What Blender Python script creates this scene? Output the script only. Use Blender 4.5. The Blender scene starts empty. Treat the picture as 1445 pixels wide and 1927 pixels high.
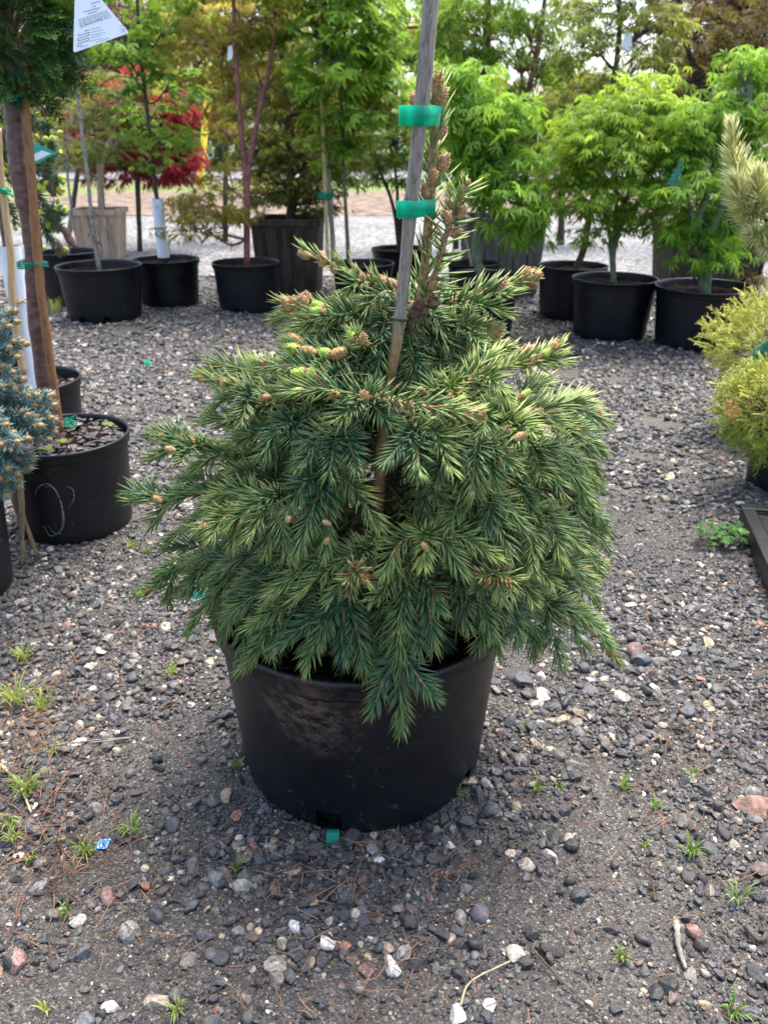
import bpy, bmesh, math, random
import numpy as np
from mathutils import Vector, Matrix, Quaternion

# ------------------------------------------------------------------ camera, sky, sun, exposure
SC = bpy.context.scene
COL = SC.collection
CAM_H, PITCH, FPX, PW, PH = 1.05, math.radians(25.0), 1500.0, 1445.0, 1927.0
cd = bpy.data.cameras.new('camera'); cam = bpy.data.objects.new('camera', cd); COL.objects.link(cam)
cam.location = (0, 0, CAM_H); cam.rotation_euler = (math.pi/2 - PITCH, 0, 0)
cd.sensor_fit = 'VERTICAL'; cd.sensor_height = 36.0; cd.sensor_width = 27.0
cd.lens = 36.0*FPX/PH; cd.clip_start = 0.02; cd.clip_end = 2000
cd.dof.use_dof = True; cd.dof.focus_distance = 1.15; cd.dof.aperture_fstop = cd.lens/3.8
SC.camera = cam

SUN_EL, SUN_AZ = math.radians(70), math.radians(30)
w = bpy.data.worlds.new('World'); SC.world = w; w.use_nodes = True
nt = w.node_tree; nt.nodes.clear()
out = nt.nodes.new('ShaderNodeOutputWorld'); bg = nt.nodes.new('ShaderNodeBackground'); sky = nt.nodes.new('ShaderNodeTexSky')
sky.sky_type = 'NISHITA'; sky.sun_disc = False; sky.sun_elevation = SUN_EL; sky.sun_rotation = SUN_AZ
sky.air_density = 1.0; sky.dust_density = 4.0; sky.ozone_density = 1.0
bg.inputs['Strength'].default_value = 0.15
nt.links.new(sky.outputs[0], bg.inputs[0]); nt.links.new(bg.outputs[0], out.inputs[0])
sl = bpy.data.lights.new('sun', 'SUN'); sl.energy = 1.9; sl.angle = math.radians(30); sl.color = (1.0, 0.965, 0.91)
sun = bpy.data.objects.new('sun', sl); COL.objects.link(sun)
sv = Vector((math.sin(SUN_AZ)*math.cos(SUN_EL), math.cos(SUN_AZ)*math.cos(SUN_EL), math.sin(SUN_EL)))
sun.rotation_euler = (-sv).to_track_quat('-Z', 'Y').to_euler(); sun.location = (3, 8, 9)
SC.view_settings.view_transform = 'Standard'; SC.view_settings.look = 'None'
SC.view_settings.exposure = 1.85; SC.view_settings.gamma = 1.0
SC.render.engine = 'CYCLES'
SC.cycles.use_denoising = True
SC.cycles.max_bounces = 7; SC.cycles.transparent_max_bounces = 8
SC.cycles.sample_clamp_indirect = 6.0

RNG = np.random.default_rng(7)
random.seed(7)
CP, SP = math.cos(PITCH), math.sin(PITCH)

def ray(u, v):
    x, y = (u - PW/2)/FPX, -(v - PH/2)/FPX
    return np.array([x, CP + y*SP, -SP + y*CP])
def at(u, v, Y):
    d = ray(u, v); return np.array([0, 0, CAM_H]) + d*(Y/d[1])
def gp(u, v, z=0.0):
    d = ray(u, v); return np.array([0, 0, CAM_H]) + d*((z - CAM_H)/d[2])
def depth(p): return p[1]*CP + (CAM_H - p[2])*SP
def mpp(p): return depth(p)/FPX          # metres per photo pixel at p

# ------------------------------------------------------------------ mesh builder
class MB:
    def __init__(s): s.V=[]; s.C=[]; s.F3=[]; s.F4=[]; s.n=0
    def add(s, V, F3=None, F4=None, C=None):
        V = np.asarray(V, float).reshape(-1, 3)
        if C is None: C = np.tile([0.5, 0.5, 0.5, 1.0], (len(V), 1))
        C = np.asarray(C, float)
        if C.ndim == 1: C = np.tile(C, (len(V), 1))
        s.V.append(V); s.C.append(C)
        if F3 is not None and len(F3): s.F3.append(np.asarray(F3, np.int64).reshape(-1, 3) + s.n)
        if F4 is not None and len(F4): s.F4.append(np.asarray(F4, np.int64).reshape(-1, 4) + s.n)
        s.n += len(V)
    def mesh(s, name, mat, org=(0, 0, 0), smooth=True):
        V = np.concatenate(s.V) - np.asarray(org, float); C = np.concatenate(s.C)
        f3 = np.concatenate(s.F3) if s.F3 else np.zeros((0, 3), np.int64)
        f4 = np.concatenate(s.F4) if s.F4 else np.zeros((0, 4), np.int64)
        me = bpy.data.meshes.new(name)
        me.vertices.add(len(V)); me.vertices.foreach_set('co', V.astype(np.float32).ravel())
        loops = np.concatenate([f3.ravel(), f4.ravel()]).astype(np.int32)
        me.loops.add(len(loops)); me.loops.foreach_set('vertex_index', loops)
        n3, n4 = len(f3), len(f4)
        st = np.concatenate([np.arange(n3)*3, n3*3 + np.arange(n4)*4]).astype(np.int32)
        me.polygons.add(n3 + n4); me.polygons.foreach_set('loop_start', st)
        me.polygons.foreach_set('use_smooth', np.full(n3 + n4, smooth))
        a = me.attributes.new('Col', 'FLOAT_COLOR', 'POINT'); a.data.foreach_set('color', C.astype(np.float32).ravel())
        me.update(calc_edges=True)
        if mat is not None: me.materials.append(mat)
        return me

ORG = {}
def top(o, label, cat, group=None, kind=None):
    if label: o['label'] = label
    if cat: o['category'] = cat
    if group: o['group'] = group
    if kind: o['kind'] = kind
    return o
def thing(name, loc, label, cat, group=None):
    o = bpy.data.objects.new(name, None); COL.objects.link(o); o.location = tuple(loc); o.empty_display_size = 0.05
    ORG[o] = np.asarray(loc, float)
    return top(o, label, cat, group)
def build(mb, name, mat, parent=None, org=None, smooth=True, kind=None):
    """link mb as one mesh object; children use their thing's origin"""
    if parent is not None: og = ORG[parent]
    else: og = np.asarray(org if org is not None else (0, 0, 0), float)
    o = bpy.data.objects.new(name, mb.mesh(name, mat, og, smooth)); COL.objects.link(o)
    if parent is not None: o.parent = parent
    else: o.location = tuple(og)
    ORG[o] = og
    if kind: o['kind'] = kind
    return o
def inst(name, me, parent, p, d=(0, 0, 1), roll=0.0, scale=(1, 1, 1)):
    """an object sharing mesh data, its Z along d"""
    o = bpy.data.objects.new(name, me); COL.objects.link(o)
    og = ORG[parent] if parent is not None else np.zeros(3)
    if parent is not None: o.parent = parent
    o.location = tuple(np.asarray(p, float) - og)
    o.rotation_mode = 'QUATERNION'
    o.rotation_quaternion = Vector(tuple(d)).to_track_quat('Z', 'Y') @ Quaternion((0, 0, 1), roll)
    o.scale = scale; ORG[o] = og
    return o

def nrm(a): return a/np.maximum(np.linalg.norm(a, axis=-1, keepdims=True), 1e-9)
def smooth_path(pts, n):
    """Catmull-Rom through pts, n samples"""
    P = np.asarray(pts, float)
    if len(P) == 2: return P[0] + (P[1]-P[0])*np.linspace(0, 1, n)[:, None]
    Q = np.vstack([2*P[0]-P[1], P, 2*P[-1]-P[-2]])
    t = np.linspace(0, len(P)-1-1e-6, n); i = t.astype(int); f = (t-i)[:, None]
    a, b, c, d = Q[i], Q[i+1], Q[i+2], Q[i+3]
    return 0.5*(2*b + (c-a)*f + (2*a-5*b+4*c-d)*f*f + (3*b-a-3*c+d)*f**3)
def frames(P):
    T = nrm(np.gradient(P, axis=0))
    N = np.zeros_like(T)
    ref = np.array([0, 0, 1.0]) if abs(T[0][2]) < 0.9 else np.array([0, 1.0, 0])
    n = ref - T[0]*ref.dot(T[0]); n /= np.linalg.norm(n)
    for k in range(len(P)):
        n = n - T[k]*n.dot(T[k]); n /= max(np.linalg.norm(n), 1e-9); N[k] = n
    return T, N, np.cross(T, N)
def tube(mb, P, R, seg=6, col=None, cap=True, wob=0.0):
    P = np.asarray(P, float); n = len(P); R = np.broadcast_to(np.asarray(R, float), (n,))
    T, N, B = frames(P)
    a = np.linspace(0, 2*math.pi, seg, endpoint=False)
    rr = R[:, None, None]*(1 + (RNG.normal(0, wob, (n, seg, 1)) if wob else 0))
    V = P[:, None] + rr*(np.cos(a)[None, :, None]*N[:, None] + np.sin(a)[None, :, None]*B[:, None])
    V = V.reshape(-1, 3)
    i, j = np.meshgrid(np.arange(n-1), np.arange(seg), indexing='ij'); j2 = (j+1) % seg
    F = np.stack([i*seg+j, i*seg+j2, (i+1)*seg+j2, (i+1)*seg+j], -1).reshape(-1, 4)
    F3 = []
    if cap:
        V = np.vstack([V, P[0], P[-1]]); c0, c1 = n*seg, n*seg+1
        for k in range(seg):
            F3 += [[c0, (k+1) % seg, k], [c1, (n-1)*seg+k, (n-1)*seg+(k+1) % seg]]
    mb.add(V, F3, F, col)
def lathe(mb, prof, c, seg=64, skip=None, col=None, ecc=0.0):
    """prof: list of (r, z); skip(row, k) -> True leaves that quad out"""
    prof = np.asarray(prof, float); n = len(prof)
    a = np.linspace(0, 2*math.pi, seg, endpoint=False)
    V = np.stack([c[0] + prof[:, 0, None]*np.cos(a)*(1+ecc), c[1] + prof[:, 0, None]*np.sin(a), c[2] + prof[:, 1, None] + 0*a], -1).reshape(-1, 3)
    F = []
    for i in range(n-1):
        for k in range(seg):
            if skip and skip(i, k): continue
            F.append([i*seg+k, i*seg+(k+1) % seg, (i+1)*seg+(k+1) % seg, (i+1)*seg+k])
    mb.add(V, None, F, col)
def box(mb, c, s, rot=0.0, taper=1.0, col=None):
    """box centred at c, size s, rotated about z; bottom scaled by taper"""
    x, y, z = np.asarray(s)/2
    V = np.array([[-x*taper, -y*taper, -z], [x*taper, -y*taper, -z], [x*taper, y*taper, -z], [-x*taper, y*taper, -z], [-x, -y, z], [x, -y, z], [x, y, z], [-x, y, z]])
    cr, sr = math.cos(rot), math.sin(rot)
    V = V @ np.array([[cr, sr, 0], [-sr, cr, 0], [0, 0, 1]]) + np.asarray(c)
    mb.add(V, None, [[0, 3, 2, 1], [4, 5, 6, 7], [0, 1, 5, 4], [1, 2, 6, 5], [2, 3, 7, 6], [3, 0, 4, 7]], col)

def vnoise(x, y, seed=0):
    """2-D value noise in 0..1"""
    r = np.random.default_rng(seed).random((64, 64))
    x, y = np.asarray(x, float), np.asarray(y, float)
    xi, yi = np.floor(x).astype(int), np.floor(y).astype(int)
    fx, fy = x-xi, y-yi; fx = fx*fx*(3-2*fx); fy = fy*fy*(3-2*fy)
    g = lambda a, b: r[a % 64, b % 64]
    return (g(xi, yi)*(1-fx)+g(xi+1, yi)*fx)*(1-fy) + (g(xi, yi+1)*(1-fx)+g(xi+1, yi+1)*fx)*fy

# ------------------------------------------------------------------ materials
def newmat(name):
    m = bpy.data.materials.new(name); m.use_nodes = True; t = m.node_tree; t.nodes.clear()
    o = t.nodes.new('ShaderNodeOutputMaterial'); b = t.nodes.new('ShaderNodeBsdfPrincipled')
    t.links.new(b.outputs[0], o.inputs[0]); return m, t, b, o
def N(t, typ, **kw):
    n = t.nodes.new('ShaderNode'+typ)
    for k, v in kw.items():
        if hasattr(n, k): setattr(n, k, v)
        else: n.inputs[k.replace('_', ' ')].default_value = v
    return n
def ramp(t, stops, src, interp='LINEAR'):
    r = t.nodes.new('ShaderNodeValToRGB'); e = r.color_ramp.elements; r.color_ramp.interpolation = interp
    while len(e) < len(stops): e.new(0.5)
    for k, (p, c) in enumerate(stops): e[k].position = p; e[k].color = (*c, 1) if len(c) == 3 else c
    t.links.new(src, r.inputs[0]); return r
def coords(t, scale=(1, 1, 1)):
    tc = N(t, 'TexCoord'); mp = N(t, 'Mapping'); mp.inputs['Scale'].default_value = scale
    t.links.new(tc.outputs['Object'], mp.inputs[0]); return mp.outputs[0]
def noise(t, vec, scale, detail=4, rough=0.55):
    n = N(t, 'TexNoise'); n.inputs['Scale'].default_value = scale; n.inputs['Detail'].default_value = detail; n.inputs['Roughness'].default_value = rough
    t.links.new(vec, n.inputs['Vector']); return n.outputs['Fac']
def bump(t, b, h, strength=0.4, dist=0.002):
    n = N(t, 'Bump'); n.inputs['Strength'].default_value = strength; n.inputs['Distance'].default_value = dist
    t.links.new(h, n.inputs['Height']); t.links.new(n.outputs[0], b.inputs['Normal'])
def mixc(t, fac, a, b, mode='MIX'):
    m = t.nodes.new('ShaderNodeMix'); m.data_type = 'RGBA'; m.blend_type = mode
    for sock, v in ((m.inputs[0], fac), (m.inputs[6], a), (m.inputs[7], b)):
        if isinstance(v, (int, float)): sock.default_value = v
        elif isinstance(v, tuple): sock.default_value = (*v, 1)
        else: t.links.new(v, sock)
    return m.outputs[2]
def simple(name, c1, c2, scale=30, rough=0.7, bstr=0.3, bdist=0.002, stretch=(1, 1, 1), spec=0.4, lo=0.35, hi=0.65):
    m, t, b, o = newmat(name); v = coords(t, stretch); f = noise(t, v, scale, 6)
    r = ramp(t, [(lo, c1), (hi, c2)], f); t.links.new(r.outputs[0], b.inputs['Base Color'])
    b.inputs['Roughness'].default_value = rough; b.inputs['Specular IOR Level'].default_value = spec
    if bstr: bump(t, b, f, bstr, bdist)
    return m
def leafmat(name, c1, c2, trans=0.4, rough=0.5, tcol=None):
    """leaf: colour runs c1..c2 by the attribute's red channel, part of the light passes through"""
    m, t, b, o = newmat(name)
    a = N(t, 'Attribute', attribute_name='Col'); s = N(t, 'SeparateColor'); t.links.new(a.outputs['Color'], s.inputs[0])
    r = ramp(t, [(0.0, c1), (1.0, c2)], s.outputs[0]); t.links.new(r.outputs[0], b.inputs['Base Color'])
    b.inputs['Roughness'].default_value = rough; b.inputs['Specular IOR Level'].default_value = 0.3
    tr = N(t, 'BsdfTranslucent'); mx = N(t, 'MixShader'); mx.inputs[0].default_value = trans
    tc = mixc(t, 1.0, r.outputs[0], tcol or (1.0, 1.0, 0.55), 'MULTIPLY')
    g = t.nodes.new('ShaderNodeGamma'); g.inputs[1].default_value = 0.72; t.links.new(tc, g.inputs[0])
    t.links.new(g.outputs[0], tr.inputs[0])
    t.links.new(b.outputs[0], mx.inputs[1]); t.links.new(tr.outputs[0], mx.inputs[2]); t.links.new(mx.outputs[0], o.inputs[0])
    return m
def needlemat(name, cool, warm, tip, dead=(0.28, 0.12, 0.05), trans=0.12):
    """needle: red = warm tint, green = along the needle, blue = dead"""
    m, t, b, o = newmat(name)
    a = N(t, 'Attribute', attribute_name='Col'); s = N(t, 'SeparateColor'); t.links.new(a.outputs['Color'], s.inputs[0])
    base = mixc(t, s.outputs[0], cool, warm)
    tf = N(t, 'Math', operation='POWER'); t.links.new(s.outputs[1], tf.inputs[0]); tf.inputs[1].default_value = 2.2
    tm = N(t, 'Math', operation='MULTIPLY'); t.links.new(tf.outputs[0], tm.inputs[0])
    tw = N(t, 'MapRange'); tw.inputs[3].default_value = 0.15; tw.inputs[4].default_value = 0.95; t.links.new(s.outputs[0], tw.inputs[0])
    t.links.new(tw.outputs[0], tm.inputs[1])
    c = mixc(t, tm.outputs[0], base, tip); c = mixc(t, s.outputs[2], c, dead)
    t.links.new(c, b.inputs['Base Color']); b.inputs['Roughness'].default_value = 0.42; b.inputs['Specular IOR Level'].default_value = 0.4
    tr = N(t, 'BsdfTranslucent'); mx = N(t, 'MixShader'); mx.inputs[0].default_value = trans
    t.links.new(c, tr.inputs[0]); t.links.new(b.outputs[0], mx.inputs[1]); t.links.new(tr.outputs[0], mx.inputs[2]); t.links.new(mx.outputs[0], o.inputs[0])
    return m
def potmat(name, dirt=0.5, tone=(0.010, 0.011, 0.013), stain=None):
    m, t, b, o = newmat(name); v = coords(t)
    f = noise(t, v, 9, 8, 0.65); f2 = noise(t, v, 60, 4); f3 = noise(t, coords(t, (1, 1, 5)), 24, 8, 0.7)
    w_ = N(t, 'TexWave', wave_type='BANDS'); w_.inputs['Scale'].default_value = 2.2; w_.inputs['Distortion'].default_value = 22; w_.inputs['Detail'].default_value = 6; w_.inputs['Detail Scale'].default_value = 2.5
    t.links.new(v, w_.inputs['Vector'])
    scr = ramp(t, [(0.0, (1, 1, 1)), (0.012, (0, 0, 0))], w_.outputs['Fac'])
    mk = N(t, 'Math', operation='MULTIPLY'); t.links.new(scr.outputs[0], mk.inputs[0])
    msk = ramp(t, [(0.5, (0, 0, 0)), (0.7, (1, 1, 1))], f2); t.links.new(msk.outputs[0], mk.inputs[1])
    smear = ramp(t, [(0.58, (0, 0, 0)), (0.74, (dirt, dirt, dirt))], f3)
    dust = ramp(t, [(0.42, (0, 0, 0)), (0.85, (0.16*dirt,)*3)], f)
    c = mixc(t, dust.outputs[0], tone, (0.10, 0.095, 0.09)); c = mixc(t, smear.outputs[0], c, (0.075, 0.055, 0.042)); c = mixc(t, mk.outputs[0], c, (0.07, 0.062, 0.055))
    if stain:
        ds = N(t, 'VectorMath', operation='DISTANCE'); t.links.new(N(t, 'TexCoord').outputs['Object'], ds.inputs[0]); ds.inputs[1].default_value = stain
        dm = N(t, 'MapRange'); dm.inputs[1].default_value = .11; dm.inputs[2].default_value = .02; t.links.new(ds.outputs['Value'], dm.inputs[0])
        fs = ramp(t, [(.44, (0, 0, 0)), (.60, (.8,)*3)], noise(t, coords(t, (1, 1, 1.6)), 42, 10, .75)); mm = N(t, 'Math', operation='MULTIPLY'); t.links.new(dm.outputs[0], mm.inputs[0]); t.links.new(fs.outputs[0], mm.inputs[1])
        c = mixc(t, mm.outputs[0], c, (0.13, 0.09, 0.065))
    t.links.new(c, b.inputs['Base Color'])
    rr = ramp(t, [(0.3, (0.30,)*3), (0.75, (0.55,)*3)], f); t.links.new(rr.outputs[0], b.inputs['Roughness'])
    b.inputs['Specular IOR Level'].default_value = 0.36
    bump(t, b, f2, 0.08, 0.001)
    return m

M = {}
M['pot_near'] = potmat('pot_near', 0.4, (0.006, 0.007, 0.009))
M['pot_main'] = potmat('pot_main', 0.22, (0.003, 0.004, 0.0065), (-.075, -.222, .268))
M['pot'] = potmat('pot_far', 0.06, (0.0025, 0.0035, 0.0065))
M['soil'] = simple('soil', (0.006, 0.0045, 0.004), (0.024, 0.016, 0.012), 70, 1.0, 0.9, 0.01, spec=0.05)
M['bark'] = simple('spruce_bark', (0.05, 0.03, 0.02), (0.2, 0.13, 0.08), 160, 0.9, 0.8, 0.003)
M['twig'] = simple('twig_bark', (0.16, 0.09, 0.04), (0.42, 0.28, 0.14), 220, 0.85, 0.8, 0.0015)
M['needle'] = needlemat('spruce_needle', (0.024, 0.105, 0.060), (0.21, 0.33, 0.050), (0.74, 0.70, 0.22))
M['needle_blue'] = needlemat('blue_spruce_needle', (0.10, 0.21, 0.20), (0.20, 0.33, 0.29), (0.42, 0.50, 0.40))
M['needle_weep'] = needlemat('weeping_spruce_needle', (0.05, 0.12, 0.06), (0.11, 0.21, 0.09), (0.25, 0.33, 0.14))
M['needle_pine'] = needlemat('pine_needle', (0.24, 0.32, 0.12), (0.60, 0.60, 0.17), (0.78, 0.74, 0.34))
def budmat(name, c1, c2, c3=None):
    m, t, b, o = newmat(name); v = coords(t); f = noise(t, v, 420, 3)
    r = ramp(t, [(0.3, c1), (0.7, c2)], f); c = r.outputs[0]
    if c3:
        a = N(t, 'Attribute', attribute_name='Col'); s = N(t, 'SeparateColor'); t.links.new(a.outputs['Color'], s.inputs[0]); c = mixc(t, s.outputs[0], c, c3)
    t.links.new(c, b.inputs['Base Color']); b.inputs['Roughness'].default_value = 0.6; bump(t, b, f, 0.7, 0.002)
    return m
M['bud'] = budmat('brown_bud', (0.19, 0.085, 0.028), (0.56, 0.34, 0.14))
M['bud_green'] = budmat('green_bud', (0.17, 0.08, 0.03), (0.4, 0.2, 0.08), (0.36, 0.50, 0.07))
M['bud_orange'] = budmat('orange_bud', (0.32, 0.16, 0.05), (0.60, 0.42, 0.19))
M['bud_yellow'] = budmat('yellow_bud', (0.42, 0.48, 0.03), (0.62, 0.66, 0.08))
M['cone'] = budmat('cone', (0.10, 0.045, 0.035), (0.30, 0.16, 0.12))
def canemat(name, tan, grey, zmid, zspan, speck=0.5):
    m, t, b, o = newmat(name); tc = N(t, 'TexCoord'); sp = N(t, 'SeparateXYZ'); t.links.new(tc.outputs['Object'], sp.inputs[0])
    v = coords(t, (1, 1, 0.08)); f = noise(t, v, 260, 6); f2 = noise(t, coords(t, (1, 1, 0.35)), 120, 8, 0.7)
    mr = N(t, 'MapRange'); mr.inputs[1].default_value = zmid - zspan; mr.inputs[2].default_value = zmid + zspan; t.links.new(sp.outputs[2], mr.inputs[0])
    a = ramp(t, [(0.3, tuple(x*0.6 for x in tan)), (0.7, tan)], f); g = ramp(t, [(0.3, tuple(x*0.55 for x in grey)), (0.7, grey)], f)
    c = mixc(t, mr.outputs[0], a.outputs[0], g.outputs[0])
    s = ramp(t, [(0.50, (0, 0, 0)), (0.66, (speck,)*3)], f2); c = mixc(t, s.outputs[0], c, (0.03, 0.02, 0.015))
    t.links.new(c, b.inputs['Base Color']); b.inputs['Roughness'].default_value = 0.6; bump(t, b, f, 0.5, 0.0012)
    return m
M['cane'] = canemat('weathered_bamboo', (0.40, 0.24, 0.11), (0.30, 0.25, 0.205), 0.53, 0.02, 0.85)
M['cane_brown'] = canemat('brown_bamboo', (0.30, 0.13, 0.045), (0.24, 0.15, 0.09), 1.2, 0.3, 0.6)
M['cane_pale'] = canemat('pale_bamboo', (0.62, 0.42, 0.20), (0.62, 0.42, 0.20), 5, 0.1, 0.15)
M['guard'] = simple('tree_guard', (0.62, 0.66, 0.72), (0.78, 0.80, 0.84), 40, 0.5, 0.15, 0.002, (1, 1, 0.2))
M['cherry'] = simple('glossy_brown_bark', (0.06, 0.028, 0.024), (0.20, 0.105, 0.08), 45, 0.4, 0.5, 0.004, (0.8, 0.8, 1.6), lo=.3, hi=.72)
M['grey_bark'] = simple('grey_bark', (0.14, 0.13, 0.10), (0.34, 0.32, 0.26), 40, 0.85, 0.5, 0.003)
M['dark_bark'] = simple('dark_bark', (0.025, 0.022, 0.018), (0.10, 0.085, 0.065), 50, 0.9, 0.5, 0.003)
M['green_bark'] = simple('green_bark', (0.07, 0.10, 0.05), (0.16, 0.19, 0.12), 40, 0.8, 0.4, 0.003)
M['coral_bark'] = simple('coral_bark', (0.13, 0.045, 0.04), (0.28, 0.11, 0.09), 40, 0.7, 0.3, 0.003)
M['tan_wood'] = simple('tan_wood', (0.22, 0.16, 0.11), (0.42, 0.32, 0.23), 30, 0.85, 0.4, 0.003, (1, 1, 0.12))
M['dark_wood'] = simple('dark_wood', (0.022, 0.015, 0.010), (0.075, 0.052, 0.036), 30, 0.85, 0.5, 0.003, (1, 1, 0.12))
M['grey_wood'] = simple('grey_wood', (0.06, 0.055, 0.05), (0.16, 0.14, 0.125), 30, 0.85, 0.5, 0.003, (1, 1, 0.12))
M['mulch'] = simple('bark_mulch', (0.045, 0.033, 0.025), (0.25, 0.175, 0.125), 4, 0.95, 1.0, 0.03)
M['chip'] = simple('bark_chip', (0.05, 0.03, 0.025), (0.26, 0.16, 0.13), 45, 0.9, 0.6, 0.004)
M['moss'] = simple('moss', (0.06, 0.10, 0.01), (0.18, 0.24, 0.03), 200, 0.95, 1.0, 0.004)
M['twine'] = simple('twine', (0.28, 0.20, 0.11), (0.52, 0.42, 0.27), 200, 0.9, 0.6, 0.002, (1, 1, 0.2))
M['tray'] = simple('black_plastic_lumber', (0.003, 0.0035, 0.004), (0.012, 0.013, 0.014), 40, 0.38, 0.2, 0.002)
M['yellow'] = simple('yellow_plastic', (0.75, 0.52, 0.02), (0.85, 0.62, 0.04), 5, 0.4, 0)
M['grass'] = leafmat('grass_blade', (0.06, 0.16, 0.02), (0.34, 0.38, 0.09), 0.3)
M['dry'] = simple('dry_needles', (0.06, 0.028, 0.016), (0.30, 0.16, 0.085), 22, 0.8, 0)
M['chalk'] = simple('chalk', (0.03, 0.032, 0.036), (0.30, 0.32, 0.34), 160, 0.95, 0)
M['print'] = simple('grey_print', (0.16, 0.17, 0.2), (0.25, 0.26, 0.3), 10, 0.8, 0)
M['tagw'] = simple('white_tag', (0.72, 0.78, 0.84), (0.78, 0.82, 0.88), 10, 0.45, 0)
M['tagg'] = simple('green_tag', (0.03, 0.30, 0.2), (0.05, 0.36, 0.25), 10, 0.4, 0)
def tapemat(name, c, alpha):
    m, t, b, o = newmat(name); b.inputs['Base Color'].default_value = (*c, 1); b.inputs['Roughness'].default_value = 0.25
    f = noise(t, coords(t), 220, 4); bump(t, b, f, 0.4, 0.002)
    tr = N(t, 'BsdfTranslucent'); tr.inputs[0].default_value = (*[min(1, x*1.5) for x in c], 1)
    tp = N(t, 'BsdfTransparent'); tp.inputs[0].default_value = (0.05, 0.72, 0.55, 1)
    m1 = N(t, 'MixShader'); m1.inputs[0].default_value = 0.55; m2 = N(t, 'MixShader'); m2.inputs[0].default_value = alpha
    t.links.new(b.outputs[0], m1.inputs[1]); t.links.new(tr.outputs[0], m1.inputs[2])
    t.links.new(m1.outputs[0], m2.inputs[1]); t.links.new(tp.outputs[0], m2.inputs[2]); t.links.new(m2.outputs[0], o.inputs[0])
    return m
M['tape'] = tapemat('green_tape', (0.01, 0.52, 0.38), 0.40)
M['tie'] = tapemat('green_tie', (0.01, 0.34, 0.24), 0.05)

def stonemat(name, inst=False):
    m, t, b, o = newmat(name); a = N(t, 'Attribute', attribute_name='tone' if inst else 'Col', attribute_type='INSTANCER' if inst else 'GEOMETRY')
    tc = N(t, 'TexCoord'); oi = N(t, 'ObjectInfo'); ad = N(t, 'VectorMath', operation='ADD'); geo = N(t, 'NewGeometry')
    t.links.new(geo.outputs['Position'], ad.inputs[0]); t.links.new(oi.outputs['Random'], ad.inputs[1]); v = ad.outputs[0]
    f = noise(t, v, 190, 6, 0.7); f2 = noise(t, v, 520, 3); f3 = noise(t, v, 70, 5, .6)
    r = ramp(t, [(0.30, (0.40,)*3), (0.5, (0.95,)*3), (0.70, (1.9,)*3)], f)
    c = mixc(t, 1.0, a.outputs['Color'], r.outputs[0], 'MULTIPLY')
    s = ramp(t, [(0.60, (0, 0, 0)), (0.70, (0.4,)*3)], f2); c = mixc(t, s.outputs[0], c, (0.28, 0.27, 0.25))
    d = ramp(t, [(0.50, (0, 0, 0)), (0.66, (0.55,)*3)], f3); c = mixc(t, d.outputs[0], c, (0.065, 0.057, 0.05))
    t.links.new(c, b.inputs['Base Color']); b.inputs['Specular IOR Level'].default_value = 0.5
    rr = ramp(t, [(0.35, (0.28,)*3), (0.65, (0.7,)*3)], f3); t.links.new(rr.outputs[0], b.inputs['Roughness'])
    bump(t, b, f, 0.7, 0.003); return m
M['stone_i'] = stonemat('stone_strewn', True)
M['stone'] = stonemat('stone')

def groundmat():
    m, t, b, o = newmat('wet_grit'); v = coords(t)
    f0 = noise(t, v, 1.1, 5); f1 = noise(t, v, 45, 8, 0.7); f2 = noise(t, v, 330, 4, 0.7)
    vo = N(t, 'TexVoronoi'); vo.inputs['Scale'].default_value = 330; t.links.new(v, vo.inputs['Vector'])
    vo2 = N(t, 'TexVoronoi'); vo2.inputs['Scale'].default_value = 38; t.links.new(v, vo2.inputs['Vector'])
    c = ramp(t, [(0.25, (0.032, 0.027, 0.023)), (0.5, (0.072, 0.062, 0.052)), (0.75, (0.135, 0.118, 0.101))], f1)
    sp = N(t, 'SeparateColor'); t.links.new(vo.outputs['Color'], sp.inputs[0])
    g = ramp(t, [(0.0, (0.03, 0.03, 0.032)), (0.45, (0.09, 0.08, 0.072)), (0.8, (0.17, 0.155, 0.14)), (0.94, (0.42, 0.39, 0.33)), (1.0, (0.55, 0.52, 0.46))], sp.outputs[0])
    cc = mixc(t, 0.38, c.outputs[0], g.outputs[0])
    big = ramp(t, [(0.3, (0.62,)*3), (0.7, (1.3,)*3)], f0); cc = mixc(t, 1.0, cc, big.outputs[0], 'MULTIPLY')
    t.links.new(cc, b.inputs['Base Color'])
    rr = ramp(t, [(0.35, (0.5,)*3), (0.65, (0.85,)*3)], f0); t.links.new(rr.outputs[0], b.inputs['Roughness']); b.inputs['Specular IOR Level'].default_value = 0.4
    h = N(t, 'Math', operation='ADD'); t.links.new(f2, h.inputs[0])
    h1 = N(t, 'Math', operation='MULTIPLY'); t.links.new(vo.outputs['Distance'], h1.inputs[0]); h1.inputs[1].default_value = -1.2; t.links.new(h1.outputs[0], h.inputs[1])
    h2 = N(t, 'Math', operation='ADD'); t.links.new(h.outputs[0], h2.inputs[0]); t.links.new(f1, h2.inputs[1])
    bump(t, b, h2.outputs[0], 0.9, 0.004); return m
M['ground'] = groundmat()
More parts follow.
